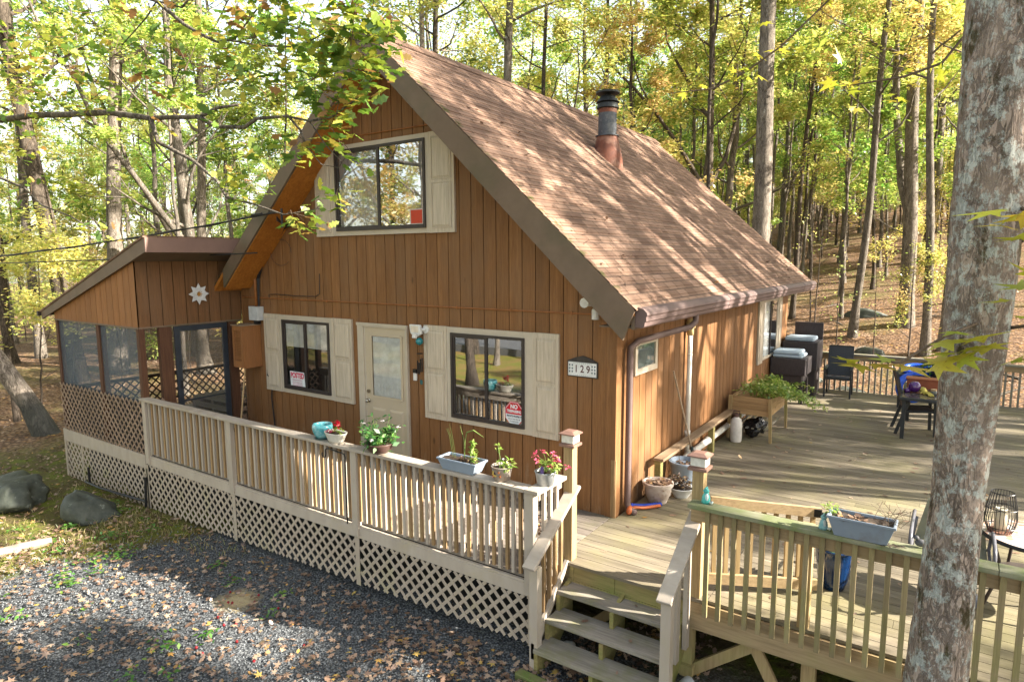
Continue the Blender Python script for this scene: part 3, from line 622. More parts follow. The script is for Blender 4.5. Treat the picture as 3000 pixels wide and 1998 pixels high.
# fixtures on the walls
t = thing('meter_box', 'pale grey metal meter box above the louvred brown cabinet', 'meter box', (-6.93, 0, 2.2))
b = MB(); b.box(-7.06, -6.80, -.13, -.002, 2.07, 2.315); b.build('box', mat('meter_grey', (.55, .57, .58), rough=.4), t, bevel=.006)
b = MB(); b.box(-6.97, -6.88, -.10, -.02, 2.0, 2.07); b.build('conduit_hub', M_cable, t)
t = thing('louvred_cabinet', 'orange-brown wooden cabinet with a louvred door on the cabin wall', 'cabinet', (-7.0, 0, 1.6))
b = MB(); b.box(-7.24, -6.92, -.34, -.002, 1.24, 1.985); b.build('box', M_cab, t)
b = MB(); b.box(-7.26, -6.90, -.37, .0-.002, 1.985, 2.0); b.build('lid', mat('cabinet_lid', (.3, .22, .15)), t)
b = MB()
b.box(-7.23, -7.18, -.365, -.3405, 1.25, 1.98); b.box(-6.98, -6.93, -.365, -.3405, 1.25, 1.98); b.box(-7.18, -6.98, -.365, -.3405, 1.9, 1.98); b.box(-7.18, -6.98, -.365, -.3405, 1.25, 1.36)
for z in np.arange(1.365, 1.9, .028): b.prism([(-7.18, -.342, z+.02), (-7.18, -.362, z), (-7.18, -.362, z+.008), (-7.18, -.342, z+.026)], (.2, 0, 0))
b.build('louvred_door', M_cab, t)
def floodlight(loc, big, label):
    t = thing('floodlight', label, 'floodlight', loc)
    bm = MB(); x, y, z = loc
    if big:
        bm.tube([(x+.09, y, z), (x+.09, y-.06, z)], .055, 14); bm.tube([(x+.09, y-.06, z), (x+.02, y-.10, z)], .02, 8); bm.build('mount', M_white, t, smooth=False)
        bm = MB(); bm.prism([(x-.15, y-.09, z+.07), (x+.05, y-.09, z+.07), (x+.08, y-.09, z-.06), (x+.0, y-.09, z-.10), (x-.08, y-.09, z-.10), (x-.13, y-.09, z-.05)][::-1], (0, -.05, 0)); bm.build('head', M_white, t, bevel=.012)
        bm = MB(); bm.box(x-.11, x+.03, y-.1425, y-.1405, z-.04, z+.05); bm.build('lens', mat('led_lens', (.75, .66, .55), rough=.2, bump=0), t)
        bm = MB(); bm.tube([(x-.02, y-.15, z-.06), (x-.02, y-.17, z-.12)], [.045, .035], 12); bm.build('sensor', M_white, t, smooth=False)
    else:
        bm = MB(); bm.tube([(x, y, z), (x, y-.06, z)], .05, 12); bm.build('mount', M_white, t)
        for s in (-1, 1):
            bm = MB(); bm.tube([(x, y-.06, z), (x+.06*s, y-.1, z+.04)], .014, 6); bm.tube([(x+.05*s, y-.08, z+.03), (x+.09*s-.02, y-.16, z+.045), (x+.09*s-.02, y-.18, z+.045)], [.025, .045, .06], 12); bm.build('lamp_head', M_white, t)
        bm = MB(); bm.tube([(x, y-.06, z), (x, y-.1, z-.04), (x, y-.1, z-.15)], [.02, .045, .045], 12); bm.build('sensor', M_white, t)
floodlight((-3.03, -.002, 2.13), True, 'square white LED floodlight over the wind chime beside the door')
floodlight((-.22, -.002, 2.56), False, 'white twin-head floodlight under the cabin eave near the corner')
t = thing('wind_chime', 'small dark wind chime with a teal glass ball beside the door', 'wind chime', (-3.02, -.1, 1.7))
b = MB(); b.ball((-3.02, -.1, 1.96), .055, 16); b.build('glass_ball', mat('teal_glass', (.0, .20, .24), rough=.08, spec=.8, bump=0), t, smooth=True)
b = MB(); b.tube([(-3.02, -.1, 2.06), (-3.02, -.1, 1.4)], .003, 4); b.lathe((-3.02, -.1, 1.78), [(.045, 0), (.045, .008)], 12); b.build('hanger', M_cable, t)
for k in range(4):
    b = MB(); a = k*1.57+.4; b.tube([(-3.02+.035*math.cos(a), -.1+.035*math.sin(a), 1.72-.02*k), (-3.02+.035*math.cos(a), -.1+.035*math.sin(a), 1.52-.01*k)], .009, 8); b.build('chime_tube', M_black, t)
b = MB(); b.ball((-3.0, -.1, 1.37), .03, 8, 1.3, 1, .2); b.build('sail', mat('teal', (.03, .12, .13), bump=0), t)
t = thing('doorbell', 'small white doorbell button plate beside the front door', 'doorbell', (-3.2, 0, 1.42))
b = MB(); b.box(-3.23, -3.165, -.022, -.002, 1.36, 1.47); b.build('plate', M_white, t, bevel=.004)
b = MB(); b.box(-3.23, -3.165, -.03, -.002, 1.475, 1.53); b.build('hook', M_black, t)
# house number plaque
t = thing('house_number_sign', 'white tile house number plaque reading 129 in a dark frame', 'sign', (-.43, -.002, 1.8))
b = MB(); b.prism([(-.64, -.002, 1.685), (-.64, -.002, 1.88), (-.53, -.002, 1.925), (-.43, -.002, 1.95), (-.33, -.002, 1.925), (-.225, -.002, 1.88), (-.225, -.002, 1.685)], (0, -.018, 0)); b.build('frame', mat('cast_iron', (.05, .042, .038), (.03, .025, .023), 30, bump=.5), t, bevel=.003)
b = MB(); b.box(-.625, -.24, -.026, -.0202, 1.70, 1.868); b.build('tile', mat('glazed_tile', (.74, .75, .76), rough=.2, bump=0), t)
M_num = mat('number_brown', (.11, .05, .05), bump=0); M_fl = mat('flower_blue', (.10, .14, .17), bump=0)
text('lettering', '1 2 9', .125, M_num, t, FRONT, (-.432, -.0265, 1.784), sx=.84, bold=.0025)
b = MB()
for sx in (-.605, -.568, -.297, -.26):
    for z in (1.83, 1.79, 1.75): b.tube([(sx, -.0262, z), (sx, -.0275, z)], .011, 8); b.box(sx-.002, sx+.002, -.027, -.0262, z-.02, z)
for x in np.arange(-.55, -.31, .026): b.box(x, x+.012, -.027, -.0262, 1.853, 1.858); b.box(x, x+.012, -.027, -.0262, 1.709, 1.714)
b.build('tile_pattern', M_fl, t)
# signs in the windows
t = thing('no_trespassing_sign', 'red and white octagonal no trespassing sign in the right window', 'sign', (-1.43, -.041, 1.07))
cx, cz, rr = -1.425, 1.105, .155
def octa(r, y): return [(cx+r*math.cos(R(22.5+45*k)), y, cz+r*1.12*math.sin(R(22.5+45*k))) for k in range(8)]
M_red = mat('sign_red', (.55, .012, .03), bump=0, rough=.4); M_sw = mat('sign_white', (.72, .76, .80), bump=0, rough=.4); M_sd = mat('sign_dark', (.06, .06, .09), bump=0)
b = MB(); b.prism(octa(rr, -.0415)[::-1], (0, -.002, 0)); b.build('backing', M_red, t)
b = MB(); b.prism(octa(rr*.95, -.0437)[::-1], (0, -.0008, 0)); b.build('face', M_sw, t)
b = MB(); o = [p for p in octa(rr*.91, -.0446)]; top = [p for p in o if p[2] > cz]; xm_ = rr*.91*math.cos(R(22.5))
b.prism(([(cx+xm_, -.0446, cz-.008)]+top+[(cx-xm_, -.0446, cz-.008)])[::-1], (0, -.0006, 0)); b.build('red_band', M_red, t)
text('lettering', 'NO', .075, M_sw, t, FRONT, (cx, -.0456, cz+.092), sx=.95, bold=.003); text('lettering', 'TRESPASSING', .050, M_sw, t, FRONT, (cx, -.0456, cz+.03), sx=.74, bold=.002)
text('lettering', 'PRIVATE PROPERTY', .036, M_sd, t, FRONT, (cx, -.0451, cz-.036), sx=.74, bold=.0012)
text('lettering', 'VIOLATORS WILL BE', .026, M_sd, t, FRONT, (cx, -.0451, cz-.074), sx=.8); text('lettering', 'PROSECUTED', .026, M_sd, t, FRONT, (cx, -.0451, cz-.106), sx=.85)
t = thing('posted_sign', 'white paper sign reading POSTED in red in the left window', 'sign', (-5.93, -.034, 1.05))
b = MB(); b.prism([(-6.10, -.0335, 1.235), (-6.085, -.0335, .965), (-5.70, -.0335, .965), (-5.72, -.0335, 1.235)], (0, -.0015, 0)); b.build('paper', M_sw, t)
text('lettering', 'POSTED', .125, mat('posted_red', (.6, .02, .08), bump=0), t, FRONT, (-5.905, -.0356, 1.165), sx=.78, bold=.005)
b = MB()
for i, z in enumerate((1.085, 1.057, 1.04, 1.023, 1.006, .99)):
    x = -6.03
    while x < -5.78: w = random.uniform(.02, .05); b.box(x, min(x+w, -5.77), -.0358, -.0352, z, z+(.014 if i == 0 else .007)); x += w+.008
b.build('fine_print', mat('print_pink', (.55, .22, .32), bump=0), t)
t = thing('window_sticker', 'small square red sticker in the upstairs window', 'sticker', (-3.05, -.041, 3.7))
b = MB(); b.box(-3.20, -2.945, -.0425, -.041, 3.605, 3.83); b.build('border', mat('sticker_edge', (.55, .45, .42), bump=0), t)
b = MB(); b.box(-3.18, -2.965, -.0435, -.0427, 3.625, 3.81); b.build('face', mat('sticker_red', (.55, .05, .02), (.4, .06, .03), 30, bump=0), t)

# ------------------------------------------------------------------ lattice helper
def lattice(bm, P, u0, u1, vlo, vhi, pitch=.155, w=.036, t=.006):
    """diagonal strips in the panel P(u, v, depth); vlo / vhi are functions of u"""
    for sgn, dep in ((1, 0.0), (-1, t+.0005)):
        c = -6.0*0
        H = max(vhi(u0), vhi(u1)); L = min(vlo(u0), vlo(u1))
        k0 = u0-(H-L)-pitch; k = k0 if sgn > 0 else u0
        kmax = u1 if sgn > 0 else u1+(H-L)+pitch
        while k < kmax:
            pts = []
            for i in range(161):                       # walk along the strip, keep the part inside
                v = L+(H-L)*i/160; u = k+(v-L)*sgn
                if u0 <= u <= u1 and vlo(u) <= v <= vhi(u): pts.append((u, v))
            if len(pts) > 3:
                (ua, va), (ub, vb) = pts[0], pts[-1]; h = w/2*.7071; n = (-h*sgn, h)
                q = [(ua+n[0], va+n[1]), (ua-n[0], va-n[1]), (ub-n[0], vb-n[1]), (ub+n[0], vb+n[1])]
                bm.add([P(*a, dep) for a in q]+[P(*a, dep+t) for a in q], [(0, 1, 2, 3), (7, 6, 5, 4), (0, 4, 5, 1), (1, 5, 6, 2), (2, 6, 7, 3), (3, 7, 4, 0)])
            k += pitch
    return bm

# ------------------------------------------------------------------ screened porch
XL, XRP, YF, YBK = -10.62, -7.466, -1.824, 2.3
porch = thing('screened_porch', 'brown screened porch with a shed roof on the left of the cabin', 'porch', (XL, YF, -.9))
def pz(x): return 3.496+(x+6.98)*.3185
b = MB(); b.prism([(-11.06, -1.90, pz(-11.06)), (-6.96, -1.90, pz(-6.96)), (-6.96, -1.90, pz(-6.96)-.03), (-11.06, -1.90, pz(-11.06)-.03)], (0, 4.4, 0)); b.build('roof', M_shingle, porch)
b = MB(); b.prism([(-11.03, -1.885, pz(-11.03)-.031), (-6.97, -1.885, pz(-6.97)-.031), (-6.97, -1.885, pz(-6.97)-.25), (-11.03, -1.885, pz(-11.03)-.17), ], (0, .035, 0)); b.build('rake_board', M_fascia, porch)
b = MB(); b.box(-6.97, -6.935, -1.885, 2.4, pz(-6.97)-.25, pz(-6.97)-.028); b.build('fascia', M_fascia2, porch)
b = MB(); b.prism([(-7.44, -1.849, pz(-7.44)-.24), (-6.971, -1.849, pz(-6.97)-.245), (-6.971, -1.849, pz(-6.97)-.23), (-7.44, -1.849, pz(-7.44)-.225)], (0, 4.2, 0)); b.build('soffit', M_fascia, porch)
b = MB(); b.box(-11.12, -11.065, -1.93, 2.45, pz(-11.06)-.10, pz(-11.06)-.01); b.build('gutter', M_frame, porch)
b = MB(); x = XRP
while x > XL:
    a = max(x-.19, XL); b.prism([(a, YF, 2.05), (x, YF, 2.05), (x, YF, pz(x)-.05), (a, YF, pz(a)-.05)], (0, .015, 0)); x -= .2025
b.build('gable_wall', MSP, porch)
b = MB(); b.prism([(XL, YF+.016, 2.06), (XRP-.02, YF+.016, 2.06), (XRP-.02, YF+.016, pz(XRP)-.06), (XL, YF+.016, pz(XL)-.06)], (0, .05, 0)); b.build('wall_backing', M_groove, porch)
b = MB(); y = YF
while y < -.02: b.box(XRP-.014, XRP, y, min(y+.19, -.016), 2.06, pz(XRP)-.05); y += .2025
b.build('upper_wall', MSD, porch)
b = MB(); b.box(XRP-.06, XRP-.015, YF+.02, 0, 2.065, pz(XRP)-.06); b.build('wall_backing', M_groove, porch)
b = MB(); b.box(XL-.005, XRP+.004, YF-.012, YF-.0005, 2.035, 2.062); b.box(XRP+.0005, XRP+.012, YF, -.02, 2.035, 2.062); b.build('trim', M_fascia, porch)
b = MB(); b.box(XL+.05, XRP-.02, YF+.05, YBK, -.06, -.02); b.build('floor', M_deckgrey, porch)
def post(x, y, z0, z1, w=.09, m=M_porchpost, d=None, nm='post', par=None):
    bm = MB(); bm.box(x-w/2, x+w/2, y-(d or w)/2, y+(d or w)/2, z0, z1); return bm.build(nm, m, par or porch)
post(XL+.05, YF+.05, .0, 2.05); post(-8.92, YF+.06, .0, 2.05, .11); post(XRP-.045, YF+.045, .0, 2.05)
post(XRP-.045, -1.40, 0, 2.05, .09, d=.2); post(XRP-.045, -.19, 0, 2.05, .09, d=.16)
for x in (XL+.05, -9.3, -8.2, XRP-.045): post(x, YBK-.05, -.9, 2.6)
post(XL+.05, .2, 0, 2.05)
b = MB(); b.box(XL, XRP, YBK-.06, YBK, 2.0, pz(XL)-.03); b.box(XL, XL+.05, YF+.1, YBK, 1.98, 2.12); b.build('beam', M_porchpost, porch)
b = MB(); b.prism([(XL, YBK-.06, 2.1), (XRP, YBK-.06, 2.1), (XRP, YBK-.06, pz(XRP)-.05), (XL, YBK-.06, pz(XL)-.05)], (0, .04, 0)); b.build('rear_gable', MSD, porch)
for x0, x1 in ((XL+.095, -8.975), (-8.865, XRP-.09)):
    b = MB(); b.add([(x0, YF+.03, .80), (x1, YF+.03, .80), (x1, YF+.03, 2.035), (x0, YF+.03, 2.035)], [(0, 1, 2, 3)]); b.build('screen', M_screen, porch)
b = MB(); b.add([(XL+.02, YF+.1, .8), (XL+.02, YBK-.1, .8), (XL+.02, YBK-.1, 2.0), (XL+.02, YF+.1, 2.0)], [(0, 1, 2, 3)]); b.build('screen', M_screen, porch)
lattice(MB(), lambda u, v, d: (u, YF-.002-d, v), XL, XRP-.01, lambda u: -.05, lambda u: .86, .152, .034).build('lattice_panel', M_latb, porch)['label'] = 'raw brown lattice under the porch screens'
b = MB(); b.box(XL+.02, XRP-.02, YF+.06, YF+.07, -.02, .84); b.build('inner_panel', mat('panel_dark', (.035, .03, .03), bump=0), porch)  # near-black panel behind the upper lattice
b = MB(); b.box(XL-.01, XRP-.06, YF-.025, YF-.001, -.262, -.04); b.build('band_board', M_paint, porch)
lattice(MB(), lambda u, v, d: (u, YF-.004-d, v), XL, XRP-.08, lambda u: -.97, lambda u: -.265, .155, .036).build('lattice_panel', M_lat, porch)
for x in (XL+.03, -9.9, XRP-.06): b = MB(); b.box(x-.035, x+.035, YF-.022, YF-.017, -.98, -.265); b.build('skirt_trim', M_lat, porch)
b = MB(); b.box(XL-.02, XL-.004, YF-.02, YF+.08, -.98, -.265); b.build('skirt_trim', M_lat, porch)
b = MB(); b.box(XL+.05, XRP, YF+.35, YF+.36, -1.0, -.1); b.build('skirt_shade_panel', mat('under_deck_shade', (.012, .011, .01), bump=0), porch)  # near-black sheet painting the shade beneath the porch floor
# dark lattice along the porch's back and side, seen through the screens
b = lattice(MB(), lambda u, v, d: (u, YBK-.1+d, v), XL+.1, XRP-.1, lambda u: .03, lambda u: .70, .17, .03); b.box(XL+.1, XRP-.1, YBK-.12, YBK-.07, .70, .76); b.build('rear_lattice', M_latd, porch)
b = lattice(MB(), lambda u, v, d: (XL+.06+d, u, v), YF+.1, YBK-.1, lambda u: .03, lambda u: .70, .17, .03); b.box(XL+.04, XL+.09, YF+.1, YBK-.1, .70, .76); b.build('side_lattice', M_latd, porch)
# screen door and side lattice scraps
b = MB(); X0, X1 = XRP-.035, XRP+.006
b.box(X0, X1, -1.255, -1.165, .0, 2.03); b.box(X0, X1, -.40, -.31, .0, 2.03); b.box(X0, X1, -1.165, -.40, 1.94, 2.03); b.box(X0, X1, -1.165, -.40, 0, .14); b.box(X0+.01, X1-.005, -1.165, -.40, .74, .765)
sdoor = b.build('screen_door', mat('dark_blue_frame', (.035, .042, .055), rough=.35, bump=0), porch, bevel=.004)
b = MB(); b.add([(XRP-.02, -1.165, .14), (XRP-.02, -.4, .14), (XRP-.02, -.4, 1.94), (XRP-.02, -1.165, 1.94)], [(0, 1, 2, 3)])
def scr2():
    m = N('door_screen'); tr = m.n('BsdfTransparent'); m.b.inputs['Base Color'].default_value = (.25, .25, .24, 1)
    mx = m.n('MixShader'); mx.inputs[0].default_value = .16; m.l(tr.outputs[0], mx.inputs[1]); m.l(m.b.outputs[0], mx.inputs[2]); m.l(mx.outputs[0], m.out.inputs[0]); return m.m
M_scr2 = scr2(); b.build('screen', M_scr2, sdoor)
b = MB(); b.tube([(XRP+.01, -1.21, 1.0), (XRP+.05, -1.21, 1.0), (XRP+.05, -1.21, 1.12)], .012, 6); b.build('handle', M_black, sdoor)
lattice(MB(), lambda u, v, d: (XRP-.004+d, u, v), -.11, -.015, lambda u: .0, lambda u: .95, .15, .034).build('lattice_panel', M_latb, porch)
lattice(MB(), lambda u, v, d: (XRP-.004+d, u, v), YF+.09, -1.5, lambda u: .0, lambda u: .86, .15, .034).build('lattice_panel', M_latb, porch)
t = thing('flower_ornament', 'white metal flower with an orange centre on the porch wall', 'ornament', (XRP+.01, -.81, 2.555))
b = MB(); c = Vector((XRP+.016, -.81, 2.555))
for ring, (rr, n, off) in enumerate(((.185, 8, 0), (.125, 8, .39))):
    for k in range(n):
        a = 2*math.pi*k/n+off; e = Vector((0, math.cos(a), math.sin(a))); s = Vector((0, -math.sin(a), math.cos(a))); xo = Vector((.012+.012*ring, 0, 0))
        b.add([c+xo+e*.02, c+xo*1.6+e*rr*.55+s*.042, c+xo+e*rr+Vector((.012, 0, 0)), c+xo*1.6+e*rr*.55-s*.042], [(0, 1, 2, 3)])
b.build('petals', mat('petal_white', (.62, .64, .66), (.5, .5, .5), 20, bump=0), t)
b = MB()
for k in range(9): a = k*.7; b.tube([c+Vector((.02, 0, 0)), c+Vector((.045, .05*math.cos(a), .05*math.sin(a)))], .006, 4)
b.build('stamens', mat('brass', (.5, .26, .06), bump=0), t)
t = thing('broom', 'wooden broom leaning on the wall below the louvred cabinet', 'broom', (-7.15, -.25, 0))
b = MB(); b.tube([(-7.15, -.34, .28), (-7.14, -.2, 1.26)], .014, 8); b.build('handle', mat('pale_handle', (.55, .38, .2), bump=0), t)
b = MB(); b.prism([(-7.28, -.38, .0), (-7.02, -.38, .0), (-7.10, -.36, .28), (-7.2, -.36, .28)], (0, .05, .01)); b.build('bristles', mat('straw', (.33, .2, .11), (.2, .11, .06), 60, (1, 1, .05)), t)
t = thing('wooden_crate', 'low grey slatted pallet crate inside the screened porch', 'crate', (-8.9, .6, -.02))
b = MB()
for k in range(6): b.box(-9.5, -8.1, .1+k*.2, .25+k*.2, .36, .39)
for k in range(3): b.box(-9.5+k*.66, -9.42+k*.66, .1, 1.25, .0, .36)
for z in (.05, .2): b.box(-9.5, -8.1, .08, .098, z, z+.1)
b.build('slats', M_deckgrey, t)

# ------------------------------------------------------------------ decks
deck = thing('deck', 'weathered board deck wrapping the front and right of the cabin', 'deck', (0, -1.2, -.9))
def deckboards(x0, x1, y0, y1, z=0, w=.138, gap=.007, seam=None):
    bm = MB(); y = y0; k = 0
    while y < y1-.02:
        yb = min(y+w, y1); xs = [x0]+sorted((x0+(x1-x0)*((.37*k+.2+.31*j) % 1)) for j in range(2 if x1-x0 > 4 else 0))+[x1]
        for a, c in zip(xs, xs[1:]):
            if c-a > .05: bm.box(a+.0015, c-.0015, y, yb, z-.03, z)
        y += w+gap; k += 1
    return bm
deckboards(XRP+.02, -.025, YF+.03, -.005, 0).build('front_boards', M_deckgrey, deck)
deckboards(-.018, 1.55, -1.30, -.02).build('landing_boards', M_deck, deck)
deckboards(1.553, 6.2, -1.27, -.02).build('side_boards', M_deck, deck)
deckboards(.035, 6.2, -.018, 9.98).build('side_boards', M_deck, deck)
b = MB(); b.box(1.30, 6.2, -1.305, -1.272, -.30, -.035); rimr = b.build('rim_joist', M_ptx, deck)
b = MB(); b.box(XRP+.0, .02, YF-.012, YF+.02, -.19, -.035); b.box(XRP, .02, YF-.02, YF-.0125, -.19, -.06); b.build('rim_board', M_paint, deck)
b = MB()
for k in range(14):
    b.box(1.40+k*.40, 1.44+k*.40, -1.271, 9.9, -.24, -.032)
b.build('joist', M_ptx, deck)
for x in (1.36, 2.42, 4.1, 5.9):
    for y in (-1.19, 3.4, 8.6):
        bm = MB(); bm.box(x-.055, x+.055, y-.055, y+.055, -1.2, -.03); bm.build('support_post', M_pt, deck)
for a, c in (((1.40, -1.20, -.78), (2.05, -1.20, -.26)), ((2.30, -1.20, -.95), (1.96, -1.22, -.30)), ((2.45, -1.20, -.86), (3.2, -1.21, -.28)), ((1.36, -1.0, -.86), (.66, -.98, -.26)), ((.25, -.95, -.8), (.8, -.95, -.3))):
    bm = MB(); bm.bar(a, c, .04, .10); bm.build('brace', M_pt, deck)
b = MB(); b.box(1.24, 1.44, -1.29, -1.13, -.80, -.70); b.build('beam_block', M_pt, deck)
def skl(u): return -.97+(u-XRP)/7.47*.25+.03
segs = [XRP-.03, -5.05, -2.49, .0]
for a, c in zip(segs, segs[1:]):
    lattice(MB(), lambda u, v, d: (u, YF-.004-d, v), a+.04, c-.03, skl, lambda u: -.195, .157, .037).build('lattice_panel', M_lat, deck)
for x in segs: b = MB(); b.box(x-.036, x+.036, YF-.022, YF-.0165, skl(x)-.02, -.192); b.build('skirt_trim', M_lat, deck)
b = MB(); b.box(XRP, .0, YF+.40, YF+.41, -1.0, -.1); b.build('skirt_shade_panel', bpy.data.materials['under_deck_shade'], deck)  # near-black sheet painting the shade beneath the front deck
b = lattice(MB(), lambda u, v, d: (.012+d, u, v), YF+.04, -1.33, lambda u: -.78, lambda u: -.195, .157, .037); b.build('lattice_panel', M_lat, deck)
b = MB(); b.box(.012, .024, YF-.01, YF+.04, -.8, -.19); b.box(.0, .02, YF, -1.30, -.19, -.03); b.build('skirt_trim', M_lat, deck)
t = thing('doormat', 'thin blue-grey doormat with a dark edge before the front door', 'doormat', (-3.75, -.25, 0))
b = MB(); b.box(-4.2, -3.42, -.46, -.02, .001, .010); b.build('mat', mat('mat_blue', (.16, .24, .28), (.08, .12, .15), 12, c3=(.32, .35, .36), s3=9, t3=.55), t)
b = MB(); b.box(-4.21, -3.41, -.475, -.461, .001, .014); b.box(-3.419, -3.405, -.475, -.02, .001, .014); b.build('edge', M_black, t)

# ------------------------------------------------------------------ front railing
fr = thing('front_railing', 'beige railing with alternating painted and raw balusters along the front deck', 'railing', (XRP, YF, 0))
b = MB(); b.box(XRP-.03, -.055, -1.895, -1.745, .882, .922); b.build('top_rail', M_rail, fr, bevel=.006)
b = MB(); b.prism([(-.053, -1.895, .882), (.055+.05, -1.895, .882), (.105, -1.33, .882), (-.045, -1.33, .882), (-.045, -1.745, .882)], (0, 0, .041)); b.build('top_rail', M_rail, fr, bevel=.006)
b = MB(); b.box(XRP, -.0, -1.80, -1.765, .78, .881); b.box(.0, .035, -1.76, -1.3, .78, .881); b.build('subrail', M_paint, fr)
for x in (-7.42, -5.05, -2.49):
    bm = MB(); bm.box(x-.05, x+.05, -1.868, -1.805, -.16, .881); bm.build('post', M_paint, fr)
bm = MB(); bm.box(-.06, .045, -1.88, -1.79, -.15, .881); bm.build('post', M_paint, fr, bevel=.004)
b = MB(); b.box(-.0175, .0175, -.019, .019, -.435, .435); bp0 = b.build('baluster', M_paint, fr, local=True, bevel=0)
b = MB(); b.box(-.016, .016, -.016, .016, -.42, .42); bq0 = b.build('baluster', M_raw, fr, local=True); bq0['label'] = 'raw unpainted baluster'
o = Vector(fr.location); first = True; first2 = True
x = -7.31
while x < -.12:
    if min(abs(x-p) for p in (-7.42, -5.05, -2.49, 0)) > .075:
        L_ = Vector((x+random.uniform(-.004, .004), -1.823, .442))-o
        if first: bp0.location = L_; first = False
        else: rep(bp0, L_)
    xr = x+.0825
    if xr < -.08:
        L_ = Vector((xr+random.uniform(-.005, .005), -1.822, .438))-o
        if first2: bq0.location = L_; first2 = False
        else: rep(bq0, L_)
    x += .165
for y in (-1.70, -1.58, -1.46): rep(bp0, Vector((.055, y, .442))-o)
# lamp posts
def lamppost(x, y, z0, label, hz=1.215):
    p = thing('lamp_post', label, 'post', (x, y, z0))
    bm = MB(); bm.box(x-.052, x+.052, y-.052, y+.052, z0, hz); bm.build('post', M_pt, p, bevel=.004)
    t = thing('solar_post_lamp', 'bronze solar lamp cap on the '+('left' if x < 1 else 'right')+' post beside the steps', 'lamp', (x, y, hz))
    bz = mat('bronze_cap', (.24, .14, .11), rough=.4, bump=0)
    bm = MB(); bm.box(x-.088, x+.088, y-.088, y+.088, hz+.001, hz+.03); bm.box(x-.07, x+.07, y-.07, y+.07, hz+.03, hz+.04); bm.build('base', bz, t, bevel=.004)
    bm = MB(); bm.box(x-.068, x+.068, y-.068, y+.068, hz+.041, hz+.125); bm.build('lens', mat('lamp_lens', (.68, .67, .62), (.5, .48, .42), 20, rough=.3), t, bevel=.003)
    bm = MB(); a = .092; c = .05; z = hz+.126
    bm.add([(x-a, y-a, z), (x+a, y-a, z), (x+a, y+a, z), (x-a, y+a, z), (x-a, y-a, z+.012), (x+a, y-a, z+.012), (x+a, y+a, z+.012), (x-a, y+a, z+.012), (x-c, y-c, z+.035), (x+c, y-c, z+.035), (x+c, y+c, z+.035), (x-c, y+c, z+.035)],
           [(3, 2, 1, 0), (0, 1, 5, 4), (1, 2, 6, 5), (2, 3, 7, 6), (3, 0, 4, 7), (4, 5, 9, 8), (5, 6, 10, 9), (6, 7, 11, 10), (7, 4, 8, 11), (8, 9, 10, 11)]); bm.build('roof', bz, t)
lamppost(.09, -1.235, -.3, 'raw timber post at the left of the steps with a lamp cap')
lamppost(1.435, -1.235, -.3, 'raw timber post at the right of the steps with a lamp cap')

# ------------------------------------------------------------------ steps
st = thing('steps', 'grey open-riser wooden steps up to the deck between two beige handrails', 'steps', (.75, -1.6, -.85))
TR = [(-1.30, -1.565, -.20), (-1.50, -1.79, -.40), (-1.74, -2.02, -.595)]
for yb, yf, z in TR:
    bm = MB(); bm.box(.13, 1.37, yf, yb, z-.042, z); bm.build('tread', M_tread, st, bevel=.005)
b = MB(); b.box(.14, 1.36, -1.315, -1.302, -.21, -.035); b.build('riser', M_green, st)
b = MB()
for x in (.14, .60, 1.10): b.box(x, x+.045, -1.325, -1.3155, -.185, -.035)
b.box(.14, 1.36, -1.327, -1.3155, -.215, -.186); b.build('batten', M_green, st)
b = MB(); b.box(.10, 1.40, -1.335, -1.301, -.030, .002); b.build('nosing', M_deck, st)
for x in (.13, .72, 1.335):
    bm = MB(); bm.prism([(x, -1.31, -.16), (x, -1.58, -.245), (x, -1.58, -.445), (x, -1.80, -.445), (x, -1.80, -.64), (x, -2.0, -.64), (x, -2.0, -.9), (x, -1.80, -.9), (x, -1.31, -.52)], (.04, 0, 0)); bm.build('stringer', M_green, st)
bm = MB(); bm.prism([(.125, -1.30, .0), (.125, -1.34, .03), (.125, -1.99, -.56), (.125, -1.99, -.72)], (-.035, 0, 0)); bm.build('stringer_board', M_paint, st)
for x, lo in ((.115, -2.075), (1.405, -1.985)):
    z_lo = .78-(.62 if x < 1 else .66)*(-1.19-lo)
    bm = MB(); bm.bar((x, -1.175, .78), (x, lo, z_lo), .135, .038); bm.build('handrail', M_rail, st, bevel=.008)
    bm = MB(); bm.box(x-.045, x+.045, -1.99 if x < 1 else -1.93, -1.90 if x < 1 else -1.84, -.95, .20 if x < 1 else .225); bm.build('newel_post', M_paint, st, bevel=.004)
    for y in (-1.42, -1.53, -1.64, -1.75):
        if x < 1: bm = MB(); zt = .74-.63*(-1.19-y); bm.box(x-.05, x-.012, y-.019, y+.019, -.35, zt); bm.build('baluster', M_raw, st)
    if x > 1:
        for y in (-1.40, -1.66): bm = MB(); zt = .74-.66*(-1.19-y); bm.box(x-.02, x+.02, y-.04, y+.04, -.45, zt); bm.build('baluster', M_paint, st)
t = thing('timber_sill', 'green mossy timber lying on the gravel at the foot of the steps', 'timber', (.5, -2.1, -.85))
b = MB(); b.bar((.02, -2.12, -.84), (1.2, -2.16, -.84), .10, .09); b.build('timber', mat('moss_timber', (.10, .15, .03), (.16, .14, .07), 7, c3=(.20, .17, .10), s3=3), t, bevel=.008)

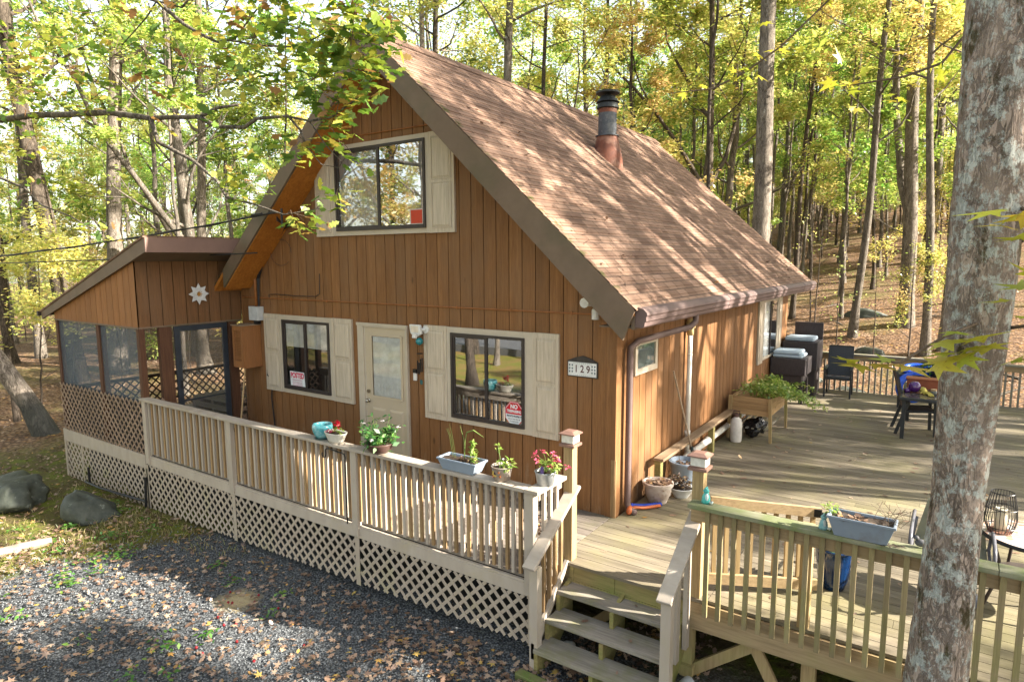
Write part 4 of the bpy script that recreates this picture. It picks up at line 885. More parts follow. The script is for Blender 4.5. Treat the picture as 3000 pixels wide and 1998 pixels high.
# ------------------------------------------------------------------ right railing
rr_ = thing('side_railing', 'mossy green-brown railing along the front of the right deck', 'railing', (1.4, -1.35, 0))
b = MB(); b.box(1.40, 3.62, -1.45, -1.30, .908, .948); b.box(3.624, 6.2, -1.452, -1.302, .908, .948); b.build('top_rail', M_greencap, rr_, bevel=.005)
b = MB(); b.box(1.40, 6.2, -1.345, -1.307, .765, .906); b.build('subrail', M_ptx, rr_)
for x in (2.36, 4.05, 5.9):
    bm = MB(); bm.box(x-.045, x+.045, -1.268, -1.178, -.03, .906); bm.build('post', M_pt, rr_)
b = MB(); b.box(-.019, .019, -.018, .018, -.51, .51); bp1 = b.build('baluster', woodmat('green_baluster', (.34, .27, .16), (.215, .165, .085), 'z', 12, orand=.2, isl=0, c3=(.22, .22, .06), t3=.6), rr_, local=True)
for k in range(40):
    x = 1.56+k*.1165
    if abs(x-3.3) > .05 or 1:
        L_ = Vector((x, -1.364, .396))-Vector(rr_.location)
        if k == 0: bp1.location = L_
        else: rep(bp1, L_)
t = thing('deck_gate', 'new yellow pine gate panel standing open behind the right railing', 'gate', (1.5, -1.1, 0))
A_, B_ = Vector((1.50, -1.10, 0)), Vector((2.36, -.60, 0)); dd = (B_-A_).normalized(); nn = Vector((-dd.y, dd.x, 0))
b = MB(); b.bar(A_+Vector((0, 0, .885)), B_+Vector((0, 0, .795)), .038, .09); b.build('top_rail', M_ptx, t)
b = MB(); b.bar(A_+Vector((0, 0, .13)), B_+Vector((0, 0, .10)), .038, .10); b.build('bottom_rail', M_ptx, t)
for k in range(9):
    p = A_.lerp(B_, (k+.5)/9)+nn*.03; bm = MB(); bm.bar(p+Vector((0, 0, .12)), p+Vector((0, 0, .84)), .036, .036, dd); bm.build('baluster', M_pt, t)
b = MB(); p = B_+Vector((-.02, -.03, .80)); b.box(p.x-.035, p.x+.035, p.y-.02, p.y+.01, p.z-.035, p.z+.035); b.tube([p, p+Vector((.12, .02, 0))], .012, 6); b.build('latch', M_black, t)
# rear railing
rl = thing('rear_railing', 'grey-topped railing along the far end of the right deck', 'railing', (0, 9.9, 0))
b = MB(); b.box(-.8, 6.2, 9.82, 9.96, .86, .90); b.build('top_rail', M_tread, rl)
b = MB(); b.box(-.8, 6.2, 9.87, 9.905, .74, .858); b.build('subrail', M_ptx, rl)
b = MB(); b.box(-.019, .019, -.018, .018, -.46, .46); bp2 = b.build('baluster', M_tread, rl, local=True)
for k in range(58):
    L_ = Vector((-.75+k*.119, 9.93, .36))-Vector(rl.location)
    if k == 0: bp2.location = L_
    else: rep(bp2, L_)
# low rail along the house wall
t = thing('low_wall_rail', 'low wooden rail on short posts along the right wall of the cabin', 'rail', (.17, 1, 0))
b = MB(); b.box(.095, .235, 1.0, 5.1, .462, .50); b.build('top_rail', M_bench, t, bevel=.004)
for y in (1.06, 3.32, 4.9):
    bm = MB(); bm.box(.105, .19, y-.045, y+.045, 0, .461); bm.build('leg', M_green, t)

# ------------------------------------------------------------------ things on the railings and deck
def cloud(name, c, r, n, size, m, par, tilt=.8, shp=shape_rhomb, shell=.0):
    d = rng.normal(size=(n, 3)); d /= np.linalg.norm(d, axis=1)[:, None]; k = (shell+(1-shell)*rng.random(n))**(1/2.2)
    return leaves(name, np.array(c)+d*k[:, None]*np.array(r), size, m, par, tilt, shp, world=True)
def soil(par, c, r, sx=1, sy=1, m=None):
    bm = MB(); bm.lathe(c, [(r, 0), (r*.5, .006), (0, .01)], 20, sx, sy); return bm.build('soil', m or M_soil, par)
ZR = .922
t = thing('turquoise_pot', 'empty turquoise glazed pot on the railing beside a small white bowl', 'pot', (-3.10, -1.80, ZR))
b = MB(); c = (-3.11, -1.79, ZR)
b.lathe(c, [(.0, .018), (.075, .018), (.10, .05), (.122, .11), (.126, .15), (.118, .185), (.108, .185), (.11, .15), (.085, .04), (0, .035)], 28); b.build('pot', mat('turquoise_glaze', (.10, .36, .40), (.04, .24, .28), 9, rough=.12, spec=.6, c3=(.30, .52, .54), s3=11, t3=.58, bump=.1), t, smooth=True)
b = MB(); b.lathe(c, [(0, .001), (.09, .001), (.10, .018), (.0, .0185)], 24); b.build('saucer', mat('dark_saucer', (.05, .10, .10), rough=.3, bump=0), t)
t = thing('white_flower_bowl', 'white oval bowl with a red petunia on the railing', 'flower pot', (-2.83, -1.82, ZR))
c = (-2.83, -1.82, ZR); b = MB(); b.lathe(c, [(0, .001), (.10, .001), (.125, .04), (.165, .12), (.172, .13), (.165, .132), (.15, .11), (0, .09)], 28, 1, .62); b.build('bowl', M_offwhite, t, smooth=True)
soil(t, (c[0], c[1], ZR+.112), .148, 1, .62)
cloud('leaves', (-2.80, -1.82, ZR+.15), (.10, .06, .05), 40, .045, M_fern, t); cloud('red_flower', (-2.80, -1.82, ZR+.235), (.045, .04, .045), 60, .045, M_red, t); cloud('pink_flower', (-2.90, -1.84, ZR+.14), (.07, .04, .02), 45, .035, M_pink, t)
t = thing('brown_bowl_planter', 'dark brown bowl of bushy green periwinkle on the railing by the door', 'flower pot', (-2.09, -1.81, ZR))
c = (-2.09, -1.81, ZR); b = MB(); b.lathe(c, [(0, .001), (.09, .001), (.14, .04), (.172, .11), (.176, .12), (.165, .12), (.15, .10), (0, .09)], 28); b.build('bowl', mat('brown_pot', (.10, .055, .045), (.06, .035, .03), 10, rough=.35), t, smooth=True)
soil(t, (c[0], c[1], ZR+.10), .15)
P = []
bm = MB()
for k in range(22):
    a = random.uniform(0, 6.28); e = random.uniform(.1, .34); h = random.uniform(.12, .36); q = Vector((c[0]+e*math.cos(a)*1.05, c[1]+e*math.sin(a)*.7, ZR+.1+h*(1.05-e)))
    p0 = Vector((c[0]+.3*e*math.cos(a), c[1]+.3*e*math.sin(a), ZR+.1)); bm.tube([p0, p0.lerp(q, .5)+Vector((0, 0, .03)), q], .003, 4)
    for i in range(13): P.append(p0.lerp(q, random.uniform(.15, 1))+Vector((random.gauss(0, .02), random.gauss(0, .02), random.gauss(.01, .02))))
for k in range(70): P.append(Vector((c[0]+random.gauss(0, .10), c[1]+random.gauss(0, .08), ZR+random.uniform(.06, .16))))
bm.build('stems', M_stem, t); leaves('leaves', np.array([tuple(p) for p in P]), .075, M_plant, t, .9, world=True)
for q in ((-2.07, -1.78, 1.29), (-1.80, -1.80, 1.26), (-2.38, -1.8, 1.22), (-2.10, -1.93, 1.09)): cloud('white_flower', q, (.02, .02, .01), 8, .035, M_wpet, t, .4)
def windowbox(name, label, x0, x1, y0, y1, z, h, col):
    t = thing(name, label, 'planter', ((x0+x1)/2, (y0+y1)/2, z))
    bm = MB(); s = .045; e = .012
    B = lambda d, zz: [(x0+d, y0+d*.6, zz), (x1-d, y0+d*.6, zz), (x1-d, y1-d*.6, zz), (x0+d, y1-d*.6, zz)]
    rings = [B(s, z+.002), B(0, z+h-.02), B(-e, z+h-.02), B(-e, z+h), B(e*.6, z+h), B(s*.6, z+h*.55)]
    vs = [p for r in rings for p in r]; fs = [(3, 2, 1, 0)]+[(i*4+k, i*4+(k+1) % 4, i*4+4+(k+1) % 4, i*4+4+k) for i in range(5) for k in range(4)]+[(20, 21, 22, 23)]
    bm.add(vs, fs); bm.build('box', col, t, bevel=.004)
    bm = MB(); q = B(s*.2, z+h*.86)
    n = 12; vs = []
    for j in range(5):
        for i in range(n+1):
            u = i/n; v = j/4; vs.append((q[0][0]+(q[1][0]-q[0][0])*u, q[0][1]+(q[3][1]-q[0][1])*v, z+h*.84+random.uniform(-.008, .012)))
    bm.add(vs, [(j*(n+1)+i, j*(n+1)+i+1, (j+1)*(n+1)+i+1, (j+1)*(n+1)+i) for j in range(4) for i in range(n)]); bm.build('soil', M_soil, t)
    return t
M_bluebox = mat('blue_grey_plastic', (.25, .30, .37), (.20, .245, .31), 5, rough=.35, bump=.03)
t = windowbox('blue_planter_box', 'blue-grey planter box with a tall grass blade on the front railing', -1.15, -.655, -1.885, -1.68, ZR, .13, M_bluebox)
b = MB(); b.tube([(-.87, -1.78, ZR+.1), (-.865, -1.77, 1.25), (-.85, -1.76, 1.33), (-.78, -1.74, 1.36), (-.66, -1.72, 1.30)], [.006, .006, .007, .008, .002], 4)
b.tube([(-.87, -1.78, ZR+.1), (-.88, -1.77, 1.25), (-.93, -1.77, 1.40)], [.005, .005, .001], 4)
for x in (-1.02, -1.0, -1.04): b.tube([(x, -1.76, ZR+.1), (x-.05, -1.75, 1.25), (x-.10, -1.74, 1.36+random.uniform(-.05, .05))], [.002, .002, .001], 3)
b.build('grass_blade', M_stem, t)
P = [(-.765+random.gauss(0, .025)*(1-k/140), -1.77+random.gauss(0, .025)*(1-k/140), ZR+.10+.24*k/140) for k in range(140)]; leaves('spiky_herb', np.array(P), .04, M_fern, t, 1.0, world=True)
cloud('dry_stems', (-.85, -1.78, ZR+.13), (.12, .06, .03), 60, .05, M_fallen, t)
t = thing('sunflower_pot', 'small grey bucket pot painted with a sunflower on the front railing', 'flower pot', (-.375, -1.79, ZR))
c = (-.385, -1.785, ZR); b = MB(); b.lathe(c, [(0, .001), (.082, .001), (.105, .14), (.112, .145), (.104, .148), (.095, .12), (0, .11)], 26); b.build('pot', mat('sunflower_tin', (.40, .36, .32), (.30, .25, .22), 8, rough=.5, c3=(.25, .16, .10), s3=14, t3=.62), t, smooth=True)
b = MB()
for k in range(9):
    a = k*.698; s = Vector((-.405, -1.878, ZR+.085)); e = Vector((math.cos(a), 0, math.sin(a))); u = Vector((-math.sin(a), 0, math.cos(a)))
    b.add([s+e*.01, s+e*.024+u*.012, s+e*.044+Vector((0, .004*abs(math.cos(a)), 0)), s+e*.024-u*.012], [(0, 1, 2, 3)])
b.build('sunflower_petals', mat('petal_yellow', (.62, .42, .10), bump=0), t)
b = MB(); b.ball((-.405, -1.876, ZR+.085), .017, 10, 1, 1, .3); b.build('sunflower_centre', mat('centre_brown', (.04, .025, .03), bump=0), t)
b = MB()
for q, mm in (((-.345, -1.876, ZR+.06), 0), ((-.43, -1.874, ZR+.05), 0), ((-.36, -1.88, ZR+.1), 0)): b.ball(q, .013, 8, 1, 1, .3)
b.build('painted_fruit', mat('paint_orange', (.5, .16, .06), bump=0), t)
soil(t, (c[0], c[1], ZR+.125), .095)
b = MB(); b.tube([(-.40, -1.78, ZR+.12), (-.42, -1.77, 1.15), (-.46, -1.75, 1.26)], .004, 5); b.tube([(-.41, -1.78, ZR+.12), (-.47, -1.76, 1.1)], .003, 4); b.build('stem', M_stem, t)
cloud('leaves', (-.32, -1.79, ZR+.17), (.075, .06, .05), 45, .06, M_fern, t); cloud('top_leaves', (-.455, -1.755, 1.23), (.04, .03, .06), 12, .055, M_fern, t); cloud('white_flower', (-.35, -1.79, 1.14), (.015, .015, .01), 7, .03, M_wpet, t, .4)
t = thing('metal_flower_bucket', 'galvanised bucket of pink flowers at the railing corner', 'flower pot', (.05, -1.67, ZR))
c = (.05, -1.665, ZR); b = MB(); b.lathe(c, [(0, .001), (.078, .001), (.102, .13), (.108, .135), (.10, .138), (.09, .11), (0, .10)], 26); b.build('bucket', mat('bucket_zinc', (.42, .45, .47), (.28, .30, .32), 9, rough=.4, metal=.3, c3=(.55, .57, .58), s3=16), t, smooth=True)
soil(t, (c[0], c[1], ZR+.115), .09)
b = MB(); b.prism([(.035, -1.73, ZR+.12), (.07, -1.73, ZR+.12), (.072, -1.735, ZR+.19), (.05, -1.735, ZR+.205), (.036, -1.735, ZR+.19)], (0, .004, 0)); b.build('plant_label', mat('purple_tag', (.16, .10, .30), bump=0), t)
cloud('leaves', (.09, -1.66, ZR+.20), (.11, .09, .09), 75, .06, M_fern, t)
b = MB()
FL = [(-.05, -1.7, 1.215), (.03, -1.68, 1.26), (.17, -1.64, 1.21), (.18, -1.66, 1.19), (.14, -1.70, 1.13), (.27, -1.62, 1.13), (.10, -1.6, 1.22), (.0, -1.73, 1.17)]
for q in FL: b.tube([(.06, -1.665, ZR+.12), ((q[0]+.06)/2, -1.66, (q[2]+ZR+.2)/2), q], .0025, 4)
b.build('stems', M_stem, t)
for q in FL: cloud('pink_flower', q, (.022, .02, .02), 12, .035, M_pink, t, 1)
t = thing('shepherd_hook', 'black shepherd hook clamped to the front railing post', 'hook', (-2.6, -1.9, 0))
b = MB(); b.tube([(-2.585, -1.90, -.02), (-2.585, -1.90, .80), (-2.60, -1.90, .835), (-2.82, -1.90, .855), (-2.90, -1.90, .86), (-2.935, -1.90, .835), (-2.93, -1.90, .78), (-2.945, -1.90, .74), (-2.98, -1.90, .735), (-3.0, -1.90, .765), (-2.995, -1.90, .79)], .0085, 8); b.build('hook', M_black, t, smooth=True)
t = thing('wire_plant_stand', 'black wire plant tower with a grey pot behind the railing corner', 'plant stand', (-.15, -1.5, 0))
b = MB()
for a in (0.3, 1.87, 3.44, 5.0): b.tube([(-.15+.12*math.cos(a), -1.5+.12*math.sin(a), .1), (-.15+.14*math.cos(a), -1.5+.14*math.sin(a), .68)], .006, 5)
for z in (.25, .45, .66): b.tube([(-.15+.14*math.cos(q), -1.5+.14*math.sin(q), z) for q in np.linspace(0, 6.29, 18)], .005, 5)
b.build('wire_frame', M_black, t)
b = MB(); b.lathe((-.15, -1.5, .001), [(0, 0), (.09, 0), (.115, .2), (.105, .2), (0, .17)], 20); b.build('pot', mat('dark_grey_pot', (.10, .10, .11), bump=0), t, smooth=True)
cloud('dry_plant', (-.15, -1.5, .3), (.09, .09, .2), 70, .06, M_fallen, t)
# pots by the corner of the house
t = thing('weathered_white_pot', 'weathered white barrel pot full of dead leaves by the house corner', 'pot', (.235, .74, 0))
c = (.25, .79, .001); b = MB(); b.lathe(c, [(0, 0), (.115, 0), (.12, .015), (.155, .10), (.162, .105), (.172, .2), (.195, .225), (.198, .265), (.175, .27), (.165, .235), (0, .23)], 30); smooth_by_angle(b.build('pot', mat('crackled_white', (.56, .51, .47), (.42, .34, .29), 11, rough=.6, c3=(.26, .17, .12), s3=7, t3=.60), t), 50)
soil(t, (c[0], c[1], .235), .17); leaves('dead_leaves', np.array([(c[0]+.15*math.sqrt(u)*math.cos(a), c[1]+.15*math.sqrt(u)*math.sin(a), .25+random.uniform(0, .03)) for u, a in rng.random((70, 2))*np.array((1, 6.28))]), .08, M_fallen, t, .35, shape_oak, world=True)
t = thing('white_bowl_planter', 'low white bowl of dry brown plant between the white pot and lamp post', 'planter', (.44, 1.09, 0))
c = (.445, 1.12, .001); b = MB(); b.lathe(c, [(0, 0), (.085, 0), (.10, .02), (.155, .13), (.165, .135), (.158, .14), (.13, .11), (0, .1)], 28); b.build('bowl', mat('white_bowl', (.66, .69, .70), rough=.3, bump=0), t, smooth=True)
soil(t, (c[0], c[1], .12), .145); cloud('dry_plant', (c[0]-.03, c[1], .20), (.16, .13, .08), 160, .06, leafmat('dead_brown', [(0, (.03, .02, .02)), (.8, (.12, .075, .05)), (1, (.4, .28, .12))], .1, 0), t)
b = MB()
for k in range(24): a = random.uniform(0, 6.28); b.tube([(c[0], c[1], .12), (c[0]+.1*math.cos(a), c[1]+.1*math.sin(a), .22), (c[0]+.2*math.cos(a), c[1]+.16*math.sin(a), .2+random.uniform(-.03, .06))], .003, 3)
b.build('twigs', M_twig, t)
t = thing('grey_bucket_pot', 'large blue-grey tub with leaf litter under the end of the low rail', 'pot', (.27, 1.62, 0))
c = (.30, 1.62, .001); b = MB(); b.lathe(c, [(0, 0), (.145, 0), (.195, .30), (.21, .31), (.21, .335), (.195, .335), (.185, .28), (0, .26)], 30); smooth_by_angle(b.build('tub', M_bluebox, t), 50)
soil(t, (c[0], c[1], .265), .18); cloud('litter', (c[0], c[1], .285), (.16, .16, .015), 60, .06, M_fallen, t, .4); b = MB(); b.tube([(.24, 1.6, .27), (.22, 1.62, .42)], .004, 4); b.build('stick', M_twig, t)
b = MB(); b.tube([(.4, 1.66, .28), (.42, 1.68, .31)], .03, 10); b.build('green_cap', mat('dark_green', (.02, .10, .07), bump=0), t)
t = thing('push_broom', 'long wooden handled brush leaning on the right wall of the cabin', 'broom', (.2, 2.0, 0))
b = MB(); b.tube([(.05, 1.78, 1.55), (.26, 2.02, .42)], .013, 8); b.build('handle', mat('grey_handle', (.36, .28, .20), (.25, .19, .13), 20, bump=0), t)
b = MB(); b.tube([(.26, 2.02, .43), (.285, 2.05, .28), (.32, 2.09, .04)], [.022, .03, .045], 8); b.build('brush_head', mat('dark_teal', (.02, .035, .04), bump=0), t)
t = thing('hose_adapter', 'blue and orange flat hose lying by the foot of the downspout', 'hose', (.2, .3, 0))
b = MB(); b.tube([(.35, .66, .03), (.2, .5, .03), (.12, .42, .04), (.10, .30, .08), (.12, .22, .05)], .024, 8); b.build('blue_hose', mat('hose_blue', (.01, .05, .42), rough=.4, bump=0), t, smooth=True)
b = MB(); b.tube([(.36, .60, .03), (.22, .42, .03), (.15, .3, .06), (.13, .2, .06), (.14, .13, .03)], .02, 8); b.tube([(.11, .24, .07), (.14, .14, .05)], .035, 10); b.build('orange_hose', mat('hose_orange', (.55, .15, .05), rough=.4, bump=0), t, smooth=True)
# frogs on the rail
def frog(name, label, x, y, z, h, m1, m2):
    t = thing(name, label, 'figurine', (x, y, z)); k = h/.15
    bm = MB(); bm.lathe((x, y, z), [(0, .0), (.036*k, .0), (.04*k, .02*k), (.034*k, .06*k), (.02*k, .095*k), (.016*k, .10*k)], 16); bm.ball((x, y, z+.112*k), .027*k, 12, .8, 1.05, .95); bm.tube([(x-.02*k, y+.01*k, z+.07*k), (x-.03*k, y-.01*k, z+.0)], .012*k, 8); bm.build('body', m1, t, smooth=True)
    bm = MB(); bm.ball((x+.012*k, y-.02*k, z+.055*k), .022*k, 10, 1.8, .8, .8); bm.tube([(x+.03*k, y-.01*k, z+.02*k), (x+.06*k, y-.015*k, z+.012*k), (x+.062*k, y-.015*k, z+.03*k)], .011*k, 8); bm.build('belly', m2, t, smooth=True)
    for s in (-1, 1):
        bm = MB(); bm.ball((x-.0*k, y+.014*s*k, z+.135*k), .012*k, 10); bm.build('eye', m1, t, smooth=True)
M_fr1 = mat('frog_teal', (.04, .30, .28), (.10, .42, .40), 20, rough=.2); M_fr2 = mat('frog_pale', (.55, .62, .60), (.4, .5, .5), 20, rough=.2)
frog('frog_figurine', 'small teal and white ceramic frog sitting beside the right lamp post', 1.53, -1.335, .948, .15, M_fr1, M_fr2)
frog('figurine', 'pale teal figurine at the left end of the planter box', 2.49, -1.36, .948, .13, mat('worn_teal', (.25, .42, .42), (.12, .28, .32), 30), mat('worn_pale', (.45, .5, .48)))
t = windowbox('grey_planter_box', 'dirty blue-grey planter box with dead stalks on the mossy railing', 2.535, 2.985, -1.475, -1.285, .948, .165, mat('dirty_grey_plastic', (.22, .265, .32), (.19, .225, .28), 5, rough=.45, c3=(.13, .09, .075), s3=3, t3=.66))
cloud('green_sprig', (2.54, -1.36, 1.13), (.05, .05, .06), 40, .045, M_fern, t); cloud('dry_leaves', (2.72, -1.39, 1.10), (.15, .05, .012), 22, .07, M_fallen, t, .4, shape_oak)
b = MB()
for k in range(16):
    x = 2.95+random.gauss(0, .05); y = -1.37+random.gauss(0, .03); b.tube([(x, y, 1.09), (x+random.gauss(0.02, .03), y+random.gauss(0, .03), 1.15), (x+random.gauss(.04, .07), y+random.gauss(0, .05), 1.17+random.uniform(0, .10))], .002, 3)
b.build('dead_stalks', M_twig, t)
cloud('spilled_soil', (2.95, -1.42, .952), (.12, .05, .006), 110, .022, leafmat('soil_crumb', [(0, (.03, .02, .015)), (1, (.12, .085, .06))], .1, 0), t, .4)
t = thing('small_bird', 'small dark grey bird figure on the right railing beside the tree trunk', 'figurine', (3.16, -1.33, .948))
b = MB(); b.ball((3.15, -1.33, .985), .03, 10, 1, 1.3, .9); b.ball((3.125, -1.34, 1.022), .018, 10); b.tube([(3.11, -1.345, 1.022), (3.09, -1.35, 1.018)], [.006, .001], 6); b.tube([(3.18, -1.325, .985), (3.22, -1.32, .975)], [.015, .006], 6); b.build('body', mat('bird_grey', (.10, .10, .11), bump=0), t, smooth=True)
t = thing('blue_glazed_pot', 'tall cobalt blue ribbed pot with green leaves behind the right railing', 'flower pot', (2.45, -.42, 0))
c = (2.46, -.36, .001); b = MB(); wob = lambda a: 1+.018*math.cos(a*20)
b.lathe(c, [(0, 0), (.10, 0), (.13, .1), (.152, .3), (.155, .37), (.17, .385), (.17, .405), (.155, .405), (.145, .36), (0, .34)], 60, wob=wob); b.build('pot', mat('cobalt_glaze', (.005, .03, .10), (.002, .012, .05), 6, rough=.08, spec=.7, bump=0), t, smooth=True)
soil(t, (c[0], c[1], .36), .14); cloud('leaves', (c[0], c[1], .44), (.16, .16, .07), 60, .11, M_plant, t, .7); cloud('dry_leaves', (c[0], c[1], .40), (.11, .11, .02), 14, .06, M_fallen, t, .4)

# planter on legs with trailing plant, sprayer, bag
t = thing('raised_planter', 'wooden planter box on legs overflowing with a trailing green plant', 'planter', (.46, 4.9, 0))
x0, x1, y0, y1 = .15, .80, 4.38, 5.55
b = MB()
for z in (.44, .545, .65):
    b.box(x0, x1, y0, y0+.025, z, z+.1); b.box(x0, x1, y1-.025, y1, z, z+.1); b.box(x0, x0+.025, y0+.03, y1-.03, z, z+.1); b.box(x1-.025, x1, y0+.03, y1-.03, z, z+.1)
b.box(x0+.03, x1-.03, y0+.03, y1-.03, .46, .7); b.build('box', woodmat('planter_cedar', (.46, .31, .16), (.30, .19, .09), 'x', 8, isl=.1), t)
for x, dx in ((x0, -.03), (x1, .03)):
    for y in (y0-.022, y1+.022):
        bm = MB(); bm.prism([(x-.03, y-.02, .76), (x+.03, y-.02, .76), (x+.02+dx, y-.02, 0), (x-.02+dx, y-.02, 0)], (0, .04, 0)); bm.build('leg', M_pt, t)
b = MB()
for k in range(6): b.box(x0+.05+k*.1, x0+.09+k*.1, y0+.03, y1-.03, .19, .205)
b.build('shelf', M_tread, t)
P = []
for k in range(46):
    s = Vector((random.uniform(.2, .8), random.uniform(4.42, 5.5), .76)); a = random.uniform(-.7, .8); L = random.uniform(.15, .5) if k > 12 else random.uniform(.6, 1.05)
    for i in range(int(L*95)):
        u = i/(L*95)*L; drop = u*.75-1.1*u*u if k <= 12 else .28*math.sin(3.1*min(u/L, 1))*.9
        z = max(.1, .76+drop*(.62 if k <= 12 else .7)); P.append((s.x+u*math.cos(a)*.95+random.gauss(0, .03), s.y+u*math.sin(a)*.5+random.gauss(0, .03), z+random.gauss(0, .025)))
leaves('trailing_plant', np.array(P), .07, M_fern, t, 1.0, world=True)
t = thing('garden_sprayer', 'white plastic pump sprayer bottle standing beside the raised planter', 'sprayer', (.30, 4.18, 0))
c = (.31, 4.17, .001); b = MB(); b.lathe(c, [(0, 0), (.085, 0), (.095, .02), (.098, .33), (.08, .39), (.045, .42), (.04, .44), (0, .44)], 24); smooth_by_angle(b.build('bottle', mat('milky_plastic', (.72, .68, .64), rough=.4, bump=0), t), 60)
b = MB(); b.lathe(c, [(.045, .43), (.045, .48), (.02, .485), (.02, .50)], 14); b.tube([(.31-.05, 4.17, .47), (.26, 4.17, .53), (.36, 4.17, .53), (.36, 4.17, .47)], .012, 6); b.build('pump_cap', mat('brown_cap', (.12, .07, .06), bump=0), t)
t = thing('black_bag', 'shiny black bin bag slumped under the raised planter', 'bag', (.5, 4.6, 0))
def rock(bm, c, r, seed, sx=1, sy=1, sz=.7, n=20, rough_=.16):
    g = np.random.default_rng(seed); W = g.normal(size=(9, 3))*2.2; ph = g.uniform(0, 6.28, 9); k0 = len(bm.v); bm.ball(c, r, n); PL = [(Vector(w).normalized(), l) for w, l in zip(g.normal(size=(7, 3)), g.uniform(.62, .88, 7))]
    for i in range(k0, len(bm.v)):
        p = Vector(bm.v[i])-Vector(c); d = p.normalized(); f = 1+sum(math.sin(W[j] @ np.array(d)*(.6+.35*j)+ph[j])*rough_/(1+.45*j) for j in range(9))
        q = p*f
        for nrm, lim in PL: 
            e = q.dot(nrm)-lim*r
            if e > 0: q = q-nrm*e*.85
        bm.v[i] = (c[0]+q.x*sx, c[1]+q.y*sy, max(c[2]+q.z*sz, c[2]-r*sz*.92))
    return bm
b = MB(); rock(b, (.52, 4.62, .185), .2, 5, 1.1, .9, 1.0, 22, .22); b.build('bag', mat('black_plastic_bag', (.012, .012, .014), rough=.22, spec=.6, scale=14, bump=.8, bd=.02), t)
# wicker furniture ends with cushions
M_wick = mat('brown_wicker', (.058, .048, .05), (.034, .028, .03), 60, (1, 1, .15), .6, bump=.5); M_cush = mat('pale_blue_cushion', (.36, .44, .52), (.32, .40, .48), 4, rough=.8, bump=.05)
def cushion(bm_, x0, x1, y0, y1, z0, z1): bm_.box(x0, x1, y0, y1, z0, z1)
t = thing('low_wicker_seat', 'low dark wicker seat box against the wall below the side window', 'outdoor seat', (.35, 8.1, 0))
b = MB(); b.box(.03, .74, 7.75, 8.5, .62, .98); b.box(.10, .67, 7.8, 8.45, .45, .62); b.build('body', M_wick, t, bevel=.01)
for x in (.08, .62):
    for y in (7.82, 8.38): bm = MB(); bm.box(x, x+.07, y, y+.07, 0, .5); bm.build('leg', M_wick, t)
for z, x1 in ((.985, .66), (1.06, .61)):
    q = thing('seat_cushion', 'pale blue-grey cushion, '+('lower' if z < 1 else 'upper')+' of the two on the low wicker seat', 'cushion', (.35, 8.1, z)); bm = MB(); bm.box(.06, x1, 7.79, 8.42, z, z+.07); bm.build('cushion', M_cush, q, bevel=.03)
t = thing('tall_wicker_seat', 'tall dark wicker seat box with a raised back near the rear railing', 'outdoor seat', (.45, 9.15, 0))
b = MB(); b.box(.06, .80, 8.75, 9.5, .60, 1.235); b.box(.2, .76, 8.85, 9.45, .0, .60); b.build('body', M_wick, t, bevel=.01)
b = MB(); b.box(.17, .78, 9.52, 9.58, .6, 1.62); b.build('backrest', M_wick, t)
q = thing('seat_cushion', 'pale blue-grey cushion lying flat on the tall wicker seat', 'cushion', (.4, 9.1, 1.235)); bm = MB(); bm.box(.08, .70, 8.85, 9.42, 1.237, 1.33); bm.build('cushion', M_cush, q, bevel=.035)
# sling chairs, table
M_sling = mat('charcoal_sling', (.055, .06, .068), (.04, .044, .05), 80, bump=.1); M_alu = mat('charcoal_frame', (.035, .038, .042), rough=.4, bump=0)
def sling_chair(label, loc, rzz, mslg, mfr, group=None):
    t = thing('sling_chair', label, 'chair', loc, rzz, group)
    bm = MB(); bm.prism([(-.23, -.24, .44), (.23, -.24, .44), (.23, .20, .41), (-.23, .20, .41)], (0, 0, .018)); bm.build('seat', mslg, t, local=True)
    bm = MB(); bm.prism([(-.23, .20, .43), (.23, .20, .43), (.23, .36, 1.10), (-.23, .36, 1.10)], (0, .016, .004)); bm.build('backrest', mslg, t, local=True)
    for s in (-1, 1):
        bm = MB(); bm.bar((.26*s, -.24, .62), (.26*s, -.26, 0), .035, .05, (0, 1, 0)); bm.build('leg', mfr, t, local=True)
        bm = MB(); bm.bar((.26*s, .16, .60), (.26*s, .34, 0), .035, .05, (0, 1, 0)); bm.build('leg', mfr, t, local=True)
        bm = MB(); bm.bar((.26*s, -.27, .63), (.26*s, .26, .66), .05, .025); bm.build('armrest', mfr, t, local=True)
        bm = MB(); bm.bar((.245*s, -.25, .44), (.245*s, .2, .41), .03, .04); bm.bar((.245*s, .2, .41), (.245*s, .37, 1.11), .03, .035, (0, 1, 0)); bm.build('side_frame', mfr, t, local=True)
    bm = MB(); bm.bar((-.24, .37, 1.10), (.24, .37, 1.10), .03, .03); bm.bar((-.25, -.24, .42), (.25, -.24, .42), .03, .04); bm.build('cross_bar', mfr, t, local=True)
    return t
sling_chair('charcoal sling armchair standing by the rear railing beside the wicker seats', (1.20, 9.22, 0), 0.05, M_sling, M_alu)
sling_chair('charcoal sling chair tucked under the left end of the patio table', (2.82, 6.55, 0), 1.75, mat('brown_sling', (.13, .10, .085), bump=0), M_alu)
t = thing('patio_table', 'black rectangular patio table on the far right of the deck', 'table', (3.3, 6.7, 0))
b = MB(); b.box(2.58, 3.5, 5.86, 7.5, .685, .735); b.build('tabletop', M_alu, t, bevel=.008)
b = MB(); b.box(2.62, 3.46, 5.9, 7.46, .736, .742); b.build('glass_top', mat('table_glass', (.10, .085, .075), rough=.15, spec=.6, bump=0), t)
for x in (2.62, 3.40):
    for y in (5.92, 7.40): bm = MB(); bm.box(x, x+.06, y, y+.06, 0, .685); bm.build('leg', M_alu, t)
t = thing('terracotta_planter_box', 'terracotta plastic window box on the patio table', 'planter', (2.95, 7.0, .742))
